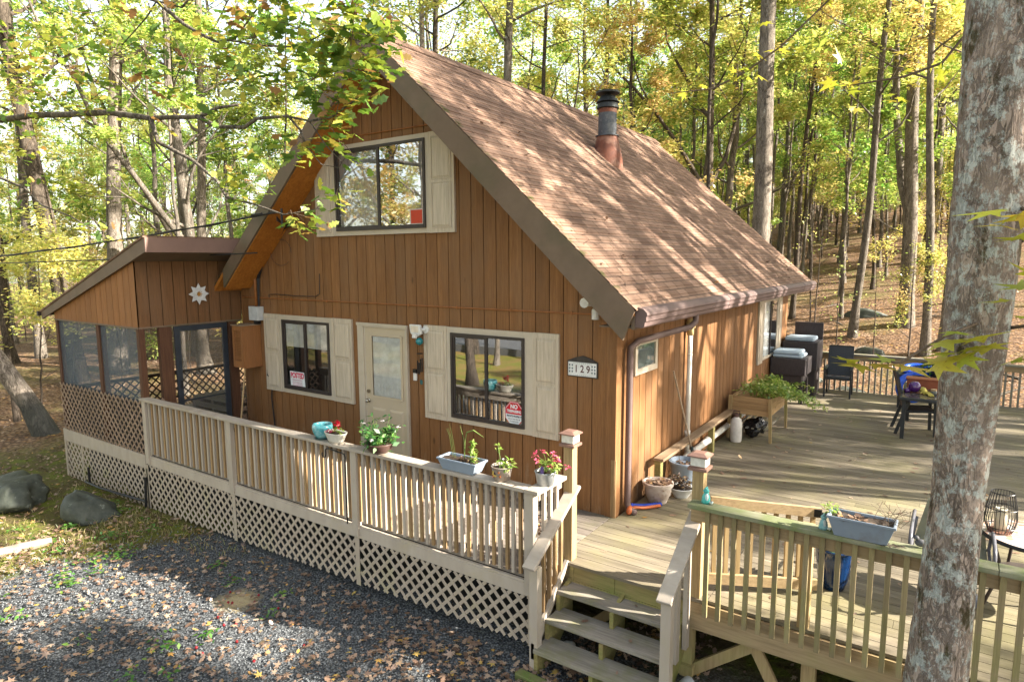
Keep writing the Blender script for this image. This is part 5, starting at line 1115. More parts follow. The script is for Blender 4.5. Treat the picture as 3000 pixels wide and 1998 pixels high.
b = MB(); b.box(2.63, 3.42, 6.86, 7.10, .742, .90); b.box(2.61, 3.44, 6.84, 7.12, .90, .925); b.build('box', mat('terracotta', (.30, .085, .04), rough=.5, bump=0), t, bevel=.006)
t = thing('purple_ball', 'glossy purple gazing ball lying on the patio table', 'ball', (2.76, 6.45, .742))
b = MB(); b.ball((2.77, 6.42, .845), .10, 18); b.tube([(2.69, 6.38, .79), (2.63, 6.34, .765)], [.05, .035], 10); b.build('ball', mat('purple_glass', (.07, .01, .14), (.04, .005, .09), 40, rough=.12, spec=.8, bump=.6), t, smooth=True)
t = thing('yellow_glove', 'yellow garden glove draped beside the purple ball on the table', 'glove', (2.92, 6.38, .742))
b = MB(); b.tube([(2.83, 6.5, .80), (2.90, 6.4, .81), (2.95, 6.3, .765)], [.035, .05, .04], 8)
for k in range(4): b.tube([(2.93+.02*k, 6.34, .78), (2.99+.02*k, 6.22-.01*k, .765), (3.0+.022*k, 6.15, .755)], [.015, .014, .01], 6)
b.tube([(2.9, 6.36, .79), (2.87, 6.27, .76)], [.016, .011], 6); b.build('glove', mat('glove_yellow', (.55, .46, .10), bump=0), t, smooth=True)
t = thing('glass_jar', 'small grey jar with a cork lid on the patio table', 'jar', (3.05, 6.35, .742))
b = MB(); b.lathe((3.06, 6.35, .743), [(0, 0), (.05, 0), (.052, .06), (.045, .07)], 16); b.build('jar', mat('grey_jar', (.13, .14, .14), rough=.2, bump=0), t, smooth=True); b = MB(); b.lathe((3.06, 6.35, .813), [(.047, 0), (.047, .03), (0, .031)], 16); b.build('lid', mat('cork', (.38, .26, .14), bump=0), t)
def ring(name, label, c, nrm, r, rr, m):
    t = thing(name, label, 'swim ring', c); n = Vector(nrm).normalized(); a = n.orthogonal().normalized(); q = n.cross(a)
    bm = MB(); bm.tube([Vector(c)+(a*math.cos(u)+q*math.sin(u))*r for u in np.linspace(0, 2*math.pi, 33)], rr, 12, cap=False); bm.build('ring', m, t, smooth=True)
M_pool = mat('pool_blue', (.006, .06, .55), (.01, .10, .62), 4, rough=.2, spec=.6, bump=0)
ring('blue_ring', 'bright blue inflatable ring standing behind the patio chair', (2.65, 8.6, .45), (.45, -.88, .1), .25, .07, M_pool)
ring('blue_ring', 'blue inflatable ring lying on top near the rear railing plants', (2.75, 8.9, .78), (0.05, -.2, .98), .28, .05, M_pool)
t = thing('dark_planter_table', 'dark low bench carrying green plants by the rear railing', 'bench', (3.0, 8.8, 0))
b = MB(); b.box(2.35, 3.8, 8.55, 9.2, .66, .72); b.build('top', M_alu, t)
for x in (2.4, 3.7):
    for y in (8.6, 9.1): bm = MB(); bm.box(x, x+.05, y, y+.05, 0, .66); bm.build('leg', M_alu, t)
t = thing('dark_pot_plant', 'dark pot with strappy green leaves behind the patio table', 'pot plant', (3.1, 8.4, .72))
b = MB(); b.lathe((3.1, 8.62, .721), [(0, 0), (.12, 0), (.16, .14), (0, .12)], 18); b.build('pot', M_alu, t, smooth=True); cloud('leaves', (3.05, 8.6, .93), (.35, .15, .12), 130, .16, M_plant, t, 1)
# bistro corner at the right edge
t = thing('bistro_table', 'round mosaic topped bistro table with dark metal legs at the right edge', 'table', (3.92, .16, 0))
c = (3.95, .15, 0); b = MB(); b.lathe(c, [(0, .66), (.385, .66), (.39, .675), (.375, .69), (0, .688)], 40); b.build('tabletop', M_black, t)
def mosaic():
    m = N('mosaic'); v = m.coord(); c_ = m.n('TexVoronoi'); m.l(v, c_.inputs['Vector']); c_.inputs['Scale'].default_value = 19
    s = m.n('SeparateColor'); m.l(c_.outputs['Color'], s.inputs[0]); col = m.ramp(s.outputs[0], [(0, (.30, .15, .10)), (.35, (.42, .27, .2)), (.65, (.5, .42, .38)), (1, (.36, .38, .42))])
    e = m.vor(v, 19, 'DISTANCE_TO_EDGE'); col = m.mix(m.ramp(e, [(.02, 1), (.06, 0)]), col, (.5, .48, .46)); return m.done(col, .35, .5)
b = MB(); b.lathe(c, [(0, .691), (.372, .691), (.372, .6905)], 40); b.build('mosaic_top', mosaic(), t)
M_brn = mat('brown_iron', (.06, .045, .04), rough=.5, bump=0)
for k in range(4):
    a = k*1.571+.5; b = MB(); e = Vector((math.cos(a), math.sin(a), 0)); C_ = Vector((c[0], c[1], 0)); b.tube([C_+e*.33+Vector((0, 0, .66)), C_+e*.26+Vector((0, 0, .45)), C_+e*.30+Vector((0, 0, .2)), C_+e*.38], .014, 8); b.build('leg', M_brn, t, smooth=True)
b = MB(); b.lathe(c, [(.27, .3), (.28, .31), (.27, .32)], 28); b.build('stretcher', M_brn, t)
t = thing('wire_lantern', 'black wire candle lantern on the mosaic bistro table', 'lantern', (3.72, .08, .69))
c = Vector((3.71, .10, .693)); pr = [(.085, 0), (.105, .05), (.12, .12), (.11, .24), (.085, .36)]
b = MB()
for k in range(26): a = k*2*math.pi/26; b.tube([c+Vector((r*math.cos(a), r*math.sin(a), z)) for r, z in pr], .0028, 4)
for r, z in ((.085, .0), (.106, .05), (.113, .22), (.086, .36)): b.tube([c+Vector((r*math.cos(q), r*math.sin(q), z)) for q in np.linspace(0, 6.29, 24)], .004, 5)
b.tube([c+Vector((-.112, 0, .22)), c+Vector((-.15, -.02, .16)), c+Vector((-.05, -.10, .20)), c+Vector((.112, 0, .22))], .003, 4); b.build('wire_cage', M_black, t)
b = MB(); b.lathe(c, [(0, .002), (.09, .002), (.09, .012), (0, .012)], 20); b.build('base', M_rust, t)
t = thing('candle', 'white pillar candle inside the wire lantern', 'candle', tuple(c+Vector((0, 0, .013)))); b = MB(); b.lathe(c+Vector((.0, 0, .013)), [(0, 0), (.048, 0), (.048, .19), (.042, .205), (.036, .19), (0, .17)], 20); b.build('wax', mat('wax', (.70, .63, .48), rough=.5, bump=0), t, smooth=True)
t = thing('olive_sling_chair', 'olive green sling chair with curved grey arms behind the big tree', 'chair', (3.28, -.2, 0))
b = MB(); b.prism([(3.08, .32, .42), (3.64, .32, .42), (3.60, .40, .80), (3.38, .42, .84), (3.16, .40, .78)], (0, .015, 0)); b.build('backrest', mat('olive_sling', (.24, .24, .17), bump=0), t)
b = MB(); b.prism([(3.08, -.15, .40), (3.64, -.15, .40), (3.64, .32, .41), (3.08, .32, .41)], (0, 0, .015)); b.build('seat', bpy.data.materials['olive_sling'], t)
for x in (3.06, 3.66):
    b = MB(); b.tube([(x, -.30, .42), (x, -.44, .56), (x, -.42, .65), (x, -.34, .69), (x, -.15, .70), (x, .2, .68), (x, .34, .66)], .016, 8); b.tube([(x+.02, .36, .60), (x, .32, .42), (x, -.30, .41)], .015, 8); b.build('arm', mat('grey_tube', (.12, .12, .14), rough=.3, bump=0), t, smooth=True)
b = MB()
for y in (-.15, .32): b.tube([(3.06, y, .41), (3.66, y, .41)], .014, 8)
b.build('cross_bar', bpy.data.materials['grey_tube'], t)
b = MB(); b.tube([(3.42, .08, .40), (3.42, .08, .08)], .035, 10); b.lathe((3.42, .08, 0), [(0, .0), (.22, .0), (.22, .02), (.05, .08)], 24); b.build('pedestal', bpy.data.materials['grey_tube'], t)
# power cables to the gable
t = thing('power_cable', 'upper black overhead cable, thick and twisted, reaching the left eave', 'cable', (-6.2, -.52, 3.8))
b = MB(); A_ = Vector((-20, -3.6, 3.0)); B_ = Vector((-5.55, -.54, 3.86)); pts = [A_.lerp(B_, k/60)-Vector((0, 0, .22*4*(k/60)*(1-k/60))) for k in range(61)]
b.tube(pts, .014, 6); b.tube([p+Vector((0, .018*math.cos(i*.9), .018*math.sin(i*.9))) for i, p in enumerate(pts)], .009, 5); b.build('cable', M_cable, t)
b = MB(); b.tube([B_, B_+(A_-B_).normalized()*.16], .022, 8); b.tube([B_+(A_-B_).normalized()*.3, B_+(A_-B_).normalized()*.5], .022, 8); b.build('splice', M_cable, t)
t = thing('telephone_cable', 'lower thin black overhead cable below the power cable', 'cable', (-6.2, -.52, 3.2))
b = MB(); A_ = Vector((-20, -3.6, 3.02)); B_ = Vector((-6.12, -.53, 3.24)); b.tube([A_.lerp(B_, k/40)-Vector((0, 0, .05*4*(k/40)*(1-k/40))) for k in range(41)], .011, 5); b.build('cable', M_cable, t)

# rocks, log, branches, gravel patch on the ground
for nm, lab, c, r, sx, sy, sz, sd_ in (('boulder', 'large lichened boulder half cut by the left edge of the picture', (-9.55, -3.05, -.78), .42, 1.25, .9, .85, 3), ('boulder', 'low dark green mossy boulder left of the porch lattice', (-8.05, -2.55, -.86), .42, 1.2, .8, .62, 8)):
    t = thing(nm, lab, 'rock', c); b = MB(); rock(b, c, r*1.12, sd_, sx, sy, sz, 40, .16); b.build('rock', M_stone, t, smooth=True)
t = thing('split_log', 'pale split log half buried in the grass in front of the boulders', 'log', (-7.35, -3.5, -.9)); b = MB(); b.tube([(-7.5, -3.95, -.91), (-7.42, -3.7, -.90), (-7.32, -3.32, -.90)], [.07, .075, .055], 9); b.build('log', mat('bleached_wood', (.36, .29, .22), (.24, .185, .14), 8, (1, .1, 1)), t)
t = thing('cobble', 'round white cobble under the wooden steps', 'stone', (.26, -1.35, -.83)); b = MB(); rock(b, (.24, -1.5, -.80), .07, 4, 1, 1, .9, 12, .05); b.build('stone', M_gravelw, t, smooth=True)
t = thing('cobble', 'large pale upright stone beside the right newel post', 'stone', (1.5, -1.6, -.83)); b = MB(); rock(b, (1.50, -1.62, -.78), .13, 6, .9, .9, 1.5, 14, .06); b.build('stone', M_gravelw, t, smooth=True)
t = thing('soaker_hose', 'black pipe lying along the foot of the porch lattice', 'pipe', (-9, -1.95, -.9)); b = MB(); b.tube([(-9.6, -1.95, -.86), (-9.0, -1.97, -.85), (-8.2, -1.93, -.83), (-7.5, -1.9, -.80)], .02, 6); b.tube([(-9.55, -1.9, -.9), (-9.55, -1.9, -.6)], .02, 6); b.tube([(-7.52, -1.9, -.95), (-7.5, -1.88, -.4)], .02, 6); b.build('pipe', M_black, t)
zs = float(gz(np.array(-3.5), np.array(-2.8)))-.012
for k, (x, y) in enumerate(((-3.55, -2.9), (-3.5, -2.88), (-3.75, -2.75), (-3.4, -2.6), (-3.3, -2.72), (-2.95, -2.65), (-3.35, -3.15), (-3.15, -3.2), (-3.05, -3.12), (-2.75, -3.3), (-3.0, -3.6), (-2.85, -3.62), (-2.3, -3.4), (-2.1, -2.95))):
    t = tag(MB().ball((x, y, zs+.035), .016, 10).build('crab_apple', mat('apple_red', (.24, .012, .018), rough=.3, bump=0) if k == 0 else bpy.data.materials['apple_red'], smooth=True), 'small red crab apple fallen on the gravel in front of the railing', 'apple', 'red crab apples on the gravel')

# ------------------------------------------------------------------ trees
def limb(bm, tips, p, d, L, r, depth, up_=.25, n=6):
    """a crooked limb that forks; collects tip points for the leaves"""
    pts = [Vector(p)]; rad = [r]; d = Vector(d).normalized(); m = 6
    for i in range(m):
        d = (d+Vector((random.gauss(0, .16), random.gauss(0, .16), random.gauss(up_*.3, .1)))).normalized()
        pts.append(pts[-1]+d*L/m); rad.append(r*(1-.75*(i+1)/m))
        if depth > 0 and i >= 2 and random.random() < .75:
            s = d.cross(Vector((random.gauss(0, 1), random.gauss(0, 1), random.gauss(0, 1)))).normalized()
            limb(bm, tips, pts[-1], d+s*random.uniform(.6, 1.0), L*random.uniform(.4, .65), rad[-1]*.65, depth-1, up_, max(3, n-1))
        if depth <= 1 and i >= 1: tips.append((tuple(pts[-1]), L*.18))
    bm.tube(pts, rad, n, cap=False)
def make_tree(name, label, cat, H, r, c0, width, nleaf, lsize, mbark, mleaf, group, seed, nl=12, fork=None, trunk_n=10, lean=0.0, clump=3, sg=.75):
    global rng
    random.seed(seed); keep = rng; rng = np.random.default_rng(seed); t = thing(name, label, cat, (0, 0, 0), 0, group)
    bm = MB(); tips = []
    pts = []; rad = []; x = y = 0.0; m = 16; wx = random.uniform(-.02, .02)
    for i in range(m+1):
        z = H*.92*i/m; x += random.gauss(wx, .045)*(H/16)+lean*H/m; y += random.gauss(0, .045)*(H/16)
        pts.append(Vector((x, y, z-.3))); rad.append(r*(1.0-.8*(i/m)**1.1)*(1.9 if i == 0 else 1.06 if i == 1 else 1))
    bm.tube(pts, rad, trunk_n, cap=False)
    for k in range(nl):
        h = c0+(H*.9-c0)*(k+random.random()*.8)/nl; i = min(m-1, int(h/(H*.92)*m)); f = h/(H*.92)*m-i; p = pts[i].lerp(pts[i+1], f)
        a = k*2.4+random.uniform(-.4, .4); fr = 1-.55*(h-c0)/(H-c0)
        limb(bm, tips, p, (math.cos(a), math.sin(a), random.uniform(.25, .8)), width*fr*random.uniform(.7, 1.15), rad[i]*.42, 2 if nleaf > 2500 else 1)
    if fork:
        hz, a = fork; i = int(hz/(H*.92)*m); limb(bm, tips, pts[i], (math.cos(a), math.sin(a), 1.5), H*.45, rad[i]*.7, 2, .5, 8)
    bm.build('trunk', mbark, t, smooth=True, local=True)
    tp = np.array([q for q, _ in tips]); sp = np.array([max(s, .22) for _, s in tips]); wt = rng.random(len(tp))**clump+.02/clump**2; ii = rng.choice(len(tp), nleaf, p=wt/wt.sum())
    P = tp[ii]+rng.normal(size=(nleaf, 3))*(sp[ii]*sg)[:, None]*np.array((1, 1, .55))
    leaves('crown', P, lsize, mleaf, t, .75); rng = keep
    return t
PROTO = {}
GT = 'trees of the autumn wood'
PROTO['oak'] = make_tree('forest_tree', 'tall wood tree with grey bark and yellow-green leaves', 'tree', 19, .21, 5.0, 3.8, 7000, .18, M_bark_g, M_lyg, GT, 21)
PROTO['maple'] = make_tree('forest_tree', 'tall wood tree with dark bark and golden leaves', 'tree', 17, .17, 3.4, 3.5, 7000, .18, M_bark_d, M_lgold, GT, 22)
PROTO['green'] = make_tree('forest_tree', 'tall wood tree with pale bark and green leaves', 'tree', 18, .18, 4.5, 3.5, 7000, .18, M_bark_g, M_lgrn, GT, 23, fork=(5, 1.0))
PROTO['slim'] = make_tree('slim_tree', 'slim wood tree with a thin grey trunk and bright green leaves', 'tree', 15, .085, 3.5, 2.2, 4200, .17, M_bark_g, M_lgrn, GT, 24, 9, trunk_n=7)
PROTO['slim2'] = make_tree('slim_tree', 'slim wood tree with a thin dark trunk and yellow-green leaves', 'tree', 14, .075, 3.0, 2.2, 6000, .17, M_bark_d, M_lyg, GT, 25, 9, trunk_n=7, lean=.02)
PROTO['dapple_caster'] = make_tree('dapple_tree', 'unseen wood tree with thin half-fallen yellow-green foliage, added sunward to dapple the light', 'tree', 19, .17, 6.0, 3.8, 3600, .19, M_bark_g, M_lyg, GT, 34, 14, clump=14, sg=.9)  # unseen; clumped thin crown shaped to let dappled sun through
PROTO['dapple_caster2'] = make_tree('dapple_tree', 'unseen wood tree with thin half-fallen golden foliage, added sunward to dapple the light', 'tree', 17, .14, 5.0, 3.4, 3200, .19, M_bark_d, M_lgold, GT, 35, 13, clump=14, sg=.9)
PROTO['bar_caster'] = make_tree('shadow_bar_tree', 'thick high-branched tree with few leaves left, added out of view to cast shadow bars', 'tree', 21, .23, 9.0, 4.0, 3000, .19, M_bark_g, M_lyg, GT, 38, 9, fork=(7.5, 2.2), clump=16, sg=1.0)  # unseen; thick trunk added to throw shadow bars on the roof
PROTO['pole_caster'] = make_tree('shadow_bar_tree', 'tall straight tree with a small high crown, added out of view for its trunk shadow', 'tree', 21, .15, 13.5, 2.4, 1500, .19, M_bark_g, M_lyg, GT, 44, 6)  # unseen; crown kept high so only the trunk shadow crosses the roof
PROTO['pole'] = make_tree('pole_tree', 'straight bare-stemmed young tree with a high yellow-green crown', 'tree', 17, .10, 8.0, 2.3, 3400, .18, M_bark_g, M_lyg, GT, 31, 8, trunk_n=7)
PROTO['pole2'] = make_tree('pole_tree', 'straight dark-stemmed young tree with a high green crown', 'tree', 16, .085, 6.5, 2.2, 3400, .18, M_bark_d, M_lgrn, GT, 32, 8, trunk_n=7, lean=-.015)
PROTO['young'] = make_tree('sapling', 'low leafy sapling with golden leaves under the wood trees', 'sapling', 5.5, .03, .9, 2.0, 2600, .13, M_bark_d, M_lgold, 'saplings under the wood trees', 26, 8, trunk_n=6)
PROTO['young2'] = make_tree('sapling', 'low leafy sapling with yellow-green leaves under the wood trees', 'sapling', 5.0, .025, .7, 2.0, 2600, .13, M_bark_d, M_lyg, 'saplings under the wood trees', 27, 8, trunk_n=6)
PROTO['bare'] = make_tree('bare_sapling', 'thin nearly leafless sapling on the leafy forest floor', 'sapling', 5.5, .035, 1.6, 1.2, 60, .10, M_bark_d, M_lyg, 'bare saplings on the slope', 28, 7, trunk_n=6)
used = set()
def plant(k, x, y, s=1.0, rz_=None, label=None, zoff=0):
    p = PROTO[k]; a = random.uniform(0, 6.28) if rz_ is None else rz_; z = float(gz(np.array(x), np.array(y)))+zoff
    if k not in used: used.add(k); o = p; o.location = (x, y, z); o.rotation_euler = (0, 0, a); o.scale = (s,)*3
    else: o = dup(p, (x, y, z), a, None, s)
    o.rotation_euler = (random.gauss(0, .025), random.gauss(0, .025), a)
    return o
random.seed(5)
# trees of their own: position, trunk and label from the photograph
def hero(name, label, base, top, r, H, k, mb, c0=9.0, fork=None, crown=True, wid=3.2, ml=None, nleaf=5500):
    t = thing(name, label, 'tree', (base[0], base[1], base[2]-.25)); bm = MB(); tips = []
    B, T = Vector(base), Vector(top); d = (T-B).normalized(); pts = []; rad = []
    m = 14
    for i in range(m+1):
        f = i/m; p = B+d*(H*f); p += Vector((.10*math.sin(f*7+k), .10*math.sin(f*5+2*k), 0))*min(1, f*3); pts.append(p-Vector((0, 0, .25 if i == 0 else 0)))
        rad.append(r*(1-.55*f)*(1.4 if i == 0 else 1.0))
    bm.tube(pts, rad, 14, cap=False)
    for j in range(11):
        h = c0+(H*.95-c0)*(j+.3)/11; f = min(h/H*m, m-1.01); i = int(f); a = j*2.4+k; limb(bm, tips, pts[i].lerp(pts[i+1], f-i), (math.cos(a), math.sin(a), .5), wid*random.uniform(.7, 1.1), rad[i]*.4, 2)
    for hz, a, ln in (fork or []):
        i = int(hz/H*m); limb(bm, tips, pts[i].lerp(pts[i+1], hz/H*m-i), (math.cos(a), math.sin(a), 1.3), ln, rad[i]*.75, 2, .5, 9)
    bm.build('trunk', mb, t, smooth=True)
    if crown:
        tp = np.array([q for q, _ in tips]); sp = np.array([max(s, .25) for _, s in tips]); wt = rng.random(len(tp))**3+.02; ii = rng.choice(len(tp), nleaf, p=wt/wt.sum())
        leaves('crown', tp[ii]+rng.normal(size=(nleaf, 3))*(sp[ii]*.75)[:, None]*np.array((1, 1, .6)), .17, ml or M_lyg, t, .75, world=True)
    return t
hero('oak_tree', 'dark leaning oak trunk rising behind the low end of the porch roof', (-21.1, 2.5, -1), (-21.6, 1.6, 11.5), .30, 19, 1, M_bark_d)
hero('oak_tree', 'broad pale sunlit trunk rising behind the middle of the porch roof', (-22.2, 4.3, -1), (-22.0, 5.0, 11.5), .30, 20, 2, M_bark_l, ml=M_lgrn)
hero('oak_tree', 'pale trunk seen above the junction of the porch and cabin roofs', (-22.3, 7.6, -1), (-22.1, 8.2, 12.5), .21, 19, 3, M_bark_l)
hero('leaning_tree', 'pale leaning tree with a dark wet base left of the porch', (-14.4, -.75, -1), (-15.6, -1.9, 2.2), .22, 12, 1.5, M_bark_wet, c0=7, nleaf=2500)
hero('slim_tree', 'thin dark trunk at the left edge beside the leaning tree', (-16.7, -.66, -1), (-17.5, -.7, 3), .07, 13, .4, M_bark_d, c0=6, wid=1.8, nleaf=2500)
hero('oak_tree', 'grey trunk far behind the leaning tree left of the porch', (-28, 3.9, -1), (-28.2, 3.9, 9), .19, 18, 2.2, M_bark_g)
hero('oak_tree', 'thick knobbly dark oak trunk standing behind the right end of the cabin roof', (-2.04, 14.5, -.2), (-1.86, 14.54, 10.9), .31, 21, .8, M_bark_g, c0=11)
hero('maple_tree', 'twin-stemmed maple behind the roof, right of the chimney', (-4.9, 19.5, .6), (-5.3, 19.4, 11), .16, 18, 3.1, M_bark_d, c0=8, fork=((5.5, 1.2, 8), (5.0, 3.6, 8), (8, 2.5, 6)), ml=M_lgold)
hero('slim_tree', 'slender straight dark trunk right of the thick oak behind the roof', (-2.67, 23.8, .35), (-2.2, 23.9, 14), .12, 16, 2.0, M_bark_d, c0=9, wid=2, ml=M_lgold, nleaf=3000)
hero('ash_tree', 'mid-size grey trunk on the slope above the black stacked chair', (.1, 20.85, .06), (.5, 20.9, 8), .15, 17, .3, M_bark_g, c0=7, ml=M_lgold)
hero('oak_tree', 'broad forked oak on the slope behind the patio table', (1.74, 22.3, .35), (1.6, 22.3, 8), .28, 18, 1.2, M_bark_g, c0=9, fork=((4.2, 2.9, 9),), ml=M_lgold)
hero('ash_tree', 'lichened trunk just left of the big foreground trunk beyond the rear railing', (2.57, 18.7, -.13), (2.2, 18.7, 10), .14, 17, .9, M_bark_g, c0=8)
hero('ash_tree', 'paired slender trunk right beside the lichened trunk beyond the rear railing', (3.0, 19.2, -.1), (3.3, 19.2, 10), .12, 16, 2.4, M_bark_g, c0=7, ml=M_lgold)
hero('oak_tree', 'dark trunk rising behind the middle of the ridge left of the chimney', (-10.4, 12.86, -.2), (-10.43, 12.9, 12), .20, 19, 1.9, M_bark_g, c0=10)
hero('oak_tree', 'grey trunk behind the ridge, left one of the pair near the gable peak', (-14.3, 12.3, -.6), (-14.2, 12.4, 12), .16, 18, 2.9, M_bark_l, c0=10)
hero('oak_tree', 'darker trunk behind the ridge, right one of the pair near the gable peak', (-15.1, 14.3, -.5), (-15.0, 14.4, 13), .18, 18, .6, M_bark_d, c0=10, ml=M_lgrn)
hero('maple_tree', 'slim dark trunk just left of the chimney with golden leaves', (-9.75, 14.5, -.1), (-9.82, 14.45, 12), .11, 16, 1.1, M_bark_d, c0=7, fork=((6, 0, 5),), ml=M_lgold)
# the wood: filler trees in view; unseen sunward ones added to shade roof and deck
kinds = ['oak', 'maple', 'green', 'slim', 'slim2', 'pole', 'pole2', 'oak', 'slim2', 'pole', 'green']
pos = []
def free(x, y, d):
    if -13.5 < x < 7.5 and -30 < y < 12.2: return False
    if (x+.5)**2+(y-21)**2 < 3 or (x+2)**2+(y-14.5)**2 < 3: return False
    return all((x-a)**2+(y-b)**2 > d*d for a, b in pos)
n = 0; tries = 0
while n < 235 and tries < 20000:
    tries += 1
    ang = random.uniform(-.12, 1.34); dist = 17+random.random()**.75*85 if ang < .95 else 16+random.random()**.75*75
    x = 3.23-dist*math.sin(ang); y = -6.86+dist*math.cos(ang)
    if ang > -.1 and ang < .22 and dist < 36: continue
    if ang > 1.12 and dist < 27: continue
    if free(x, y, 2.2 if dist > 30 else 2.8):
        pos.append((x, y)); plant(random.choice(kinds), x, y, random.uniform(.8, 1.2)); n += 1
for x, y, k, s in ((8.9, 5.5, 'bar_caster', 1.0), (12.3, 8.0, 'bar_caster', 1.05), (10.6, 12.3, 'bar_caster', 1.0), (15.3, 11.8, 'bar_caster', 1.1), (7.6, 4.3, 'pole_caster', .95), (8.6, 7.6, 'pole_caster', 1.1), (7.9, 9.6, 'pole_caster', 1.0), (10.4, 8.9, 'pole_caster', 1.15), (7.2, 6.4, 'pole_caster', .85), (9.3, 10.6, 'pole_caster', 1.0), (11.6, 6.6, 'pole_caster', 1.2), (15.5, 7.6, 'pole_caster', 1.1), (17.5, 11.5, 'dapple_caster', 1.05), (21, 9.5, 'pole', 1.25), (24, 14.5, 'maple', 1.1), (11, 14.5, 'pole2', 1.1), (29, 12, 'dapple_caster', 1.15), (18.5, 16.5, 'dapple_caster2', 1.05),  # unseen sunward trees, placed for bars and dapple on roof and deck
                   (11.2, -.1, 'maple', .72), (15.5, .4, 'oak', .9), (8.3, -2.2, 'maple', .6), (21.5, 2.2, 'dapple_caster', 1.05), (13, -3.0, 'maple', .9), (18.5, -3.0, 'maple', 1), (25.5, 4.2, 'dapple_caster', 1.1), (12.8, 11.4, 'pole', 1.1), (9.6, 5.1, 'pole2', .9), (9.4, 11.5, 'pole', .9), (13.8, 10.2, 'pole_caster', 1.1),  # unseen sunward trees, most of them added to shade the front gravel
                   (24, -2, 'oak', 1), (32, 5, 'dapple_caster', 1.1), (34, 17, 'oak', 1.1), (11, -5.5, 'slim2', 1), (16, -8, 'maple', 1),
                   (-15, -9, 'oak', .95), (-9.5, -9.5, 'maple', .9), (-12.5, -11, 'green', .85), (-20, -12, 'oak', 1), (-7, -14, 'pole', 1), (-14.5, -16, 'maple', 1), (-22, -18, 'maple', 1.1), (-10, -26, 'oak', 1.1), (-2, -27, 'maple', 1), (-19, -16, 'maple', 1), (-11.5, -13.5, 'slim', 1.1), (-24, -10, 'green', 1), (-16.5, -22, 'oak', 1), (-28, -20, 'maple', 1), (-8, -20, 'slim', 1.1), (-6, -36, 'oak', 1.1), (6, -33, 'maple', 1), (-14, -38, 'slim', 1.2), (18, -14, 'oak', 1)):
    plant(k, x, y, s)
n = 0; tries = 0
while n < 100 and tries < 5000:
    tries += 1
    ang = random.uniform(-.10, .42); dist = random.uniform(30, 85); x = 3.23-dist*math.sin(ang); y = -6.86+dist*math.cos(ang)
    if free(x, y, 1.6): pos.append((x, y)); plant(random.choice(['pole', 'pole2', 'pole', 'slim']), x, y, random.uniform(.75, 1.2)); n += 1
n = 0; tries = 0
while n < 45 and tries < 5000:
    tries += 1
    ang = random.uniform(-.10, .45); dist = random.uniform(46, 80); x = 3.23-dist*math.sin(ang); y = -6.86+dist*math.cos(ang)
    plant(random.choice(['young', 'young2']), x, y, random.uniform(1.1, 1.7)); n += 1
n = 0; pos = []; tries = 0
while n < 150 and tries < 5000:
    tries += 1
    ang = random.uniform(-.08, 1.30); dist = random.uniform(20, 75); x = 3.23-dist*math.sin(ang); y = -6.86+dist*math.cos(ang)
    if ang < .38 and dist < 52 and random.random() < .88: continue
    if free(x, y, 1.8):
        pos.append((x, y)); plant(random.choice(['young', 'young2', 'young']), x, y, random.uniform(.6, 1.3)); n += 1
for x, y, s in ((.4, 14.6, .8), (-.6, 17.0, 1), (2.2, 15.5, .9), (1.2, 16.8, .7), (-1.2, 20, 1.1), (3.6, 14, .9)): plant('bare', x, y, s)

def far_wood(n, a0, a1, d0, d1, hmax, m):
    ang = rng.uniform(a0, a1, n); dist = rng.uniform(d0, d1, n); x = 3.23-dist*np.sin(ang); y = -6.86+dist*np.cos(ang)
    cl = np.sin(ang*70+np.sin(dist*.4)*2)+np.sin(ang*31+dist*.3); h = hmax*rng.random(n)**.8; keep = cl+np.sin(h*.9+ang*40)+rng.normal(0, .8, n) > -.6
    P = np.stack([x, y, gz(x, y)+1.5+h], -1)[keep]; return kind(leaves('far_wood', P, .36, m, None, .8), 'stuff')
far_wood(22000, .55, 1.42, 52, 76, 22, M_lyg); far_wood(12000, .3, .9, 60, 84, 24, M_lyg); far_wood(40000, .45, 1.42, 78, 108, 29, M_lyg); far_wood(22000, .45, 1.42, 82, 110, 27, M_lgrn); far_wood(15000, -.2, .5, 88, 112, 26, M_lyg); far_wood(9000, -.2, .9, 85, 112, 26, M_lgold)
# the big lichened trunk in the foreground, its twigs and maple leaves
t = thing('big_tree', 'big lichen and moss covered tree trunk in the right foreground', 'tree', (3.3, -2.1, -1))
V = []; nseg, nring = 72, 260; zz = np.linspace(-1.1, 15, nring)
cxs = np.interp(zz, [-1.1, .45, 1.6, 2.9, 4.56, 15], [3.255, 3.30, 3.333, 3.352, 3.368, 3.5]); rads = np.interp(zz, [-1.1, -.6, .3, 1.6, 3, 4.6, 15], [.29, .225, .172, .138, .172, .188, .13])
th = np.linspace(0, 2*np.pi, nseg, endpoint=False); TH, ZZ = np.meshgrid(th, zz)
rr2 = rads[:, None]*(1+.03*np.sin(3*TH+ZZ*.8)+.02*np.sin(5*TH-ZZ*1.7+1)+.014*np.sin(11*TH+ZZ*2.3)+.01*rng.normal(size=TH.shape))
V = np.stack([cxs[:, None]+rr2*np.cos(TH)-3.3, rr2*np.sin(TH), ZZ+1], -1).reshape(-1, 3); idx = np.arange(nring*nseg).reshape(nring, nseg)
F = np.stack([idx[:-1], np.roll(idx, -1, 1)[:-1], np.roll(idx, -1, 1)[1:], idx[1:]], -1).reshape(-1, 4); npmesh('trunk', V, F, M_bark_big, t, True)
b = MB()
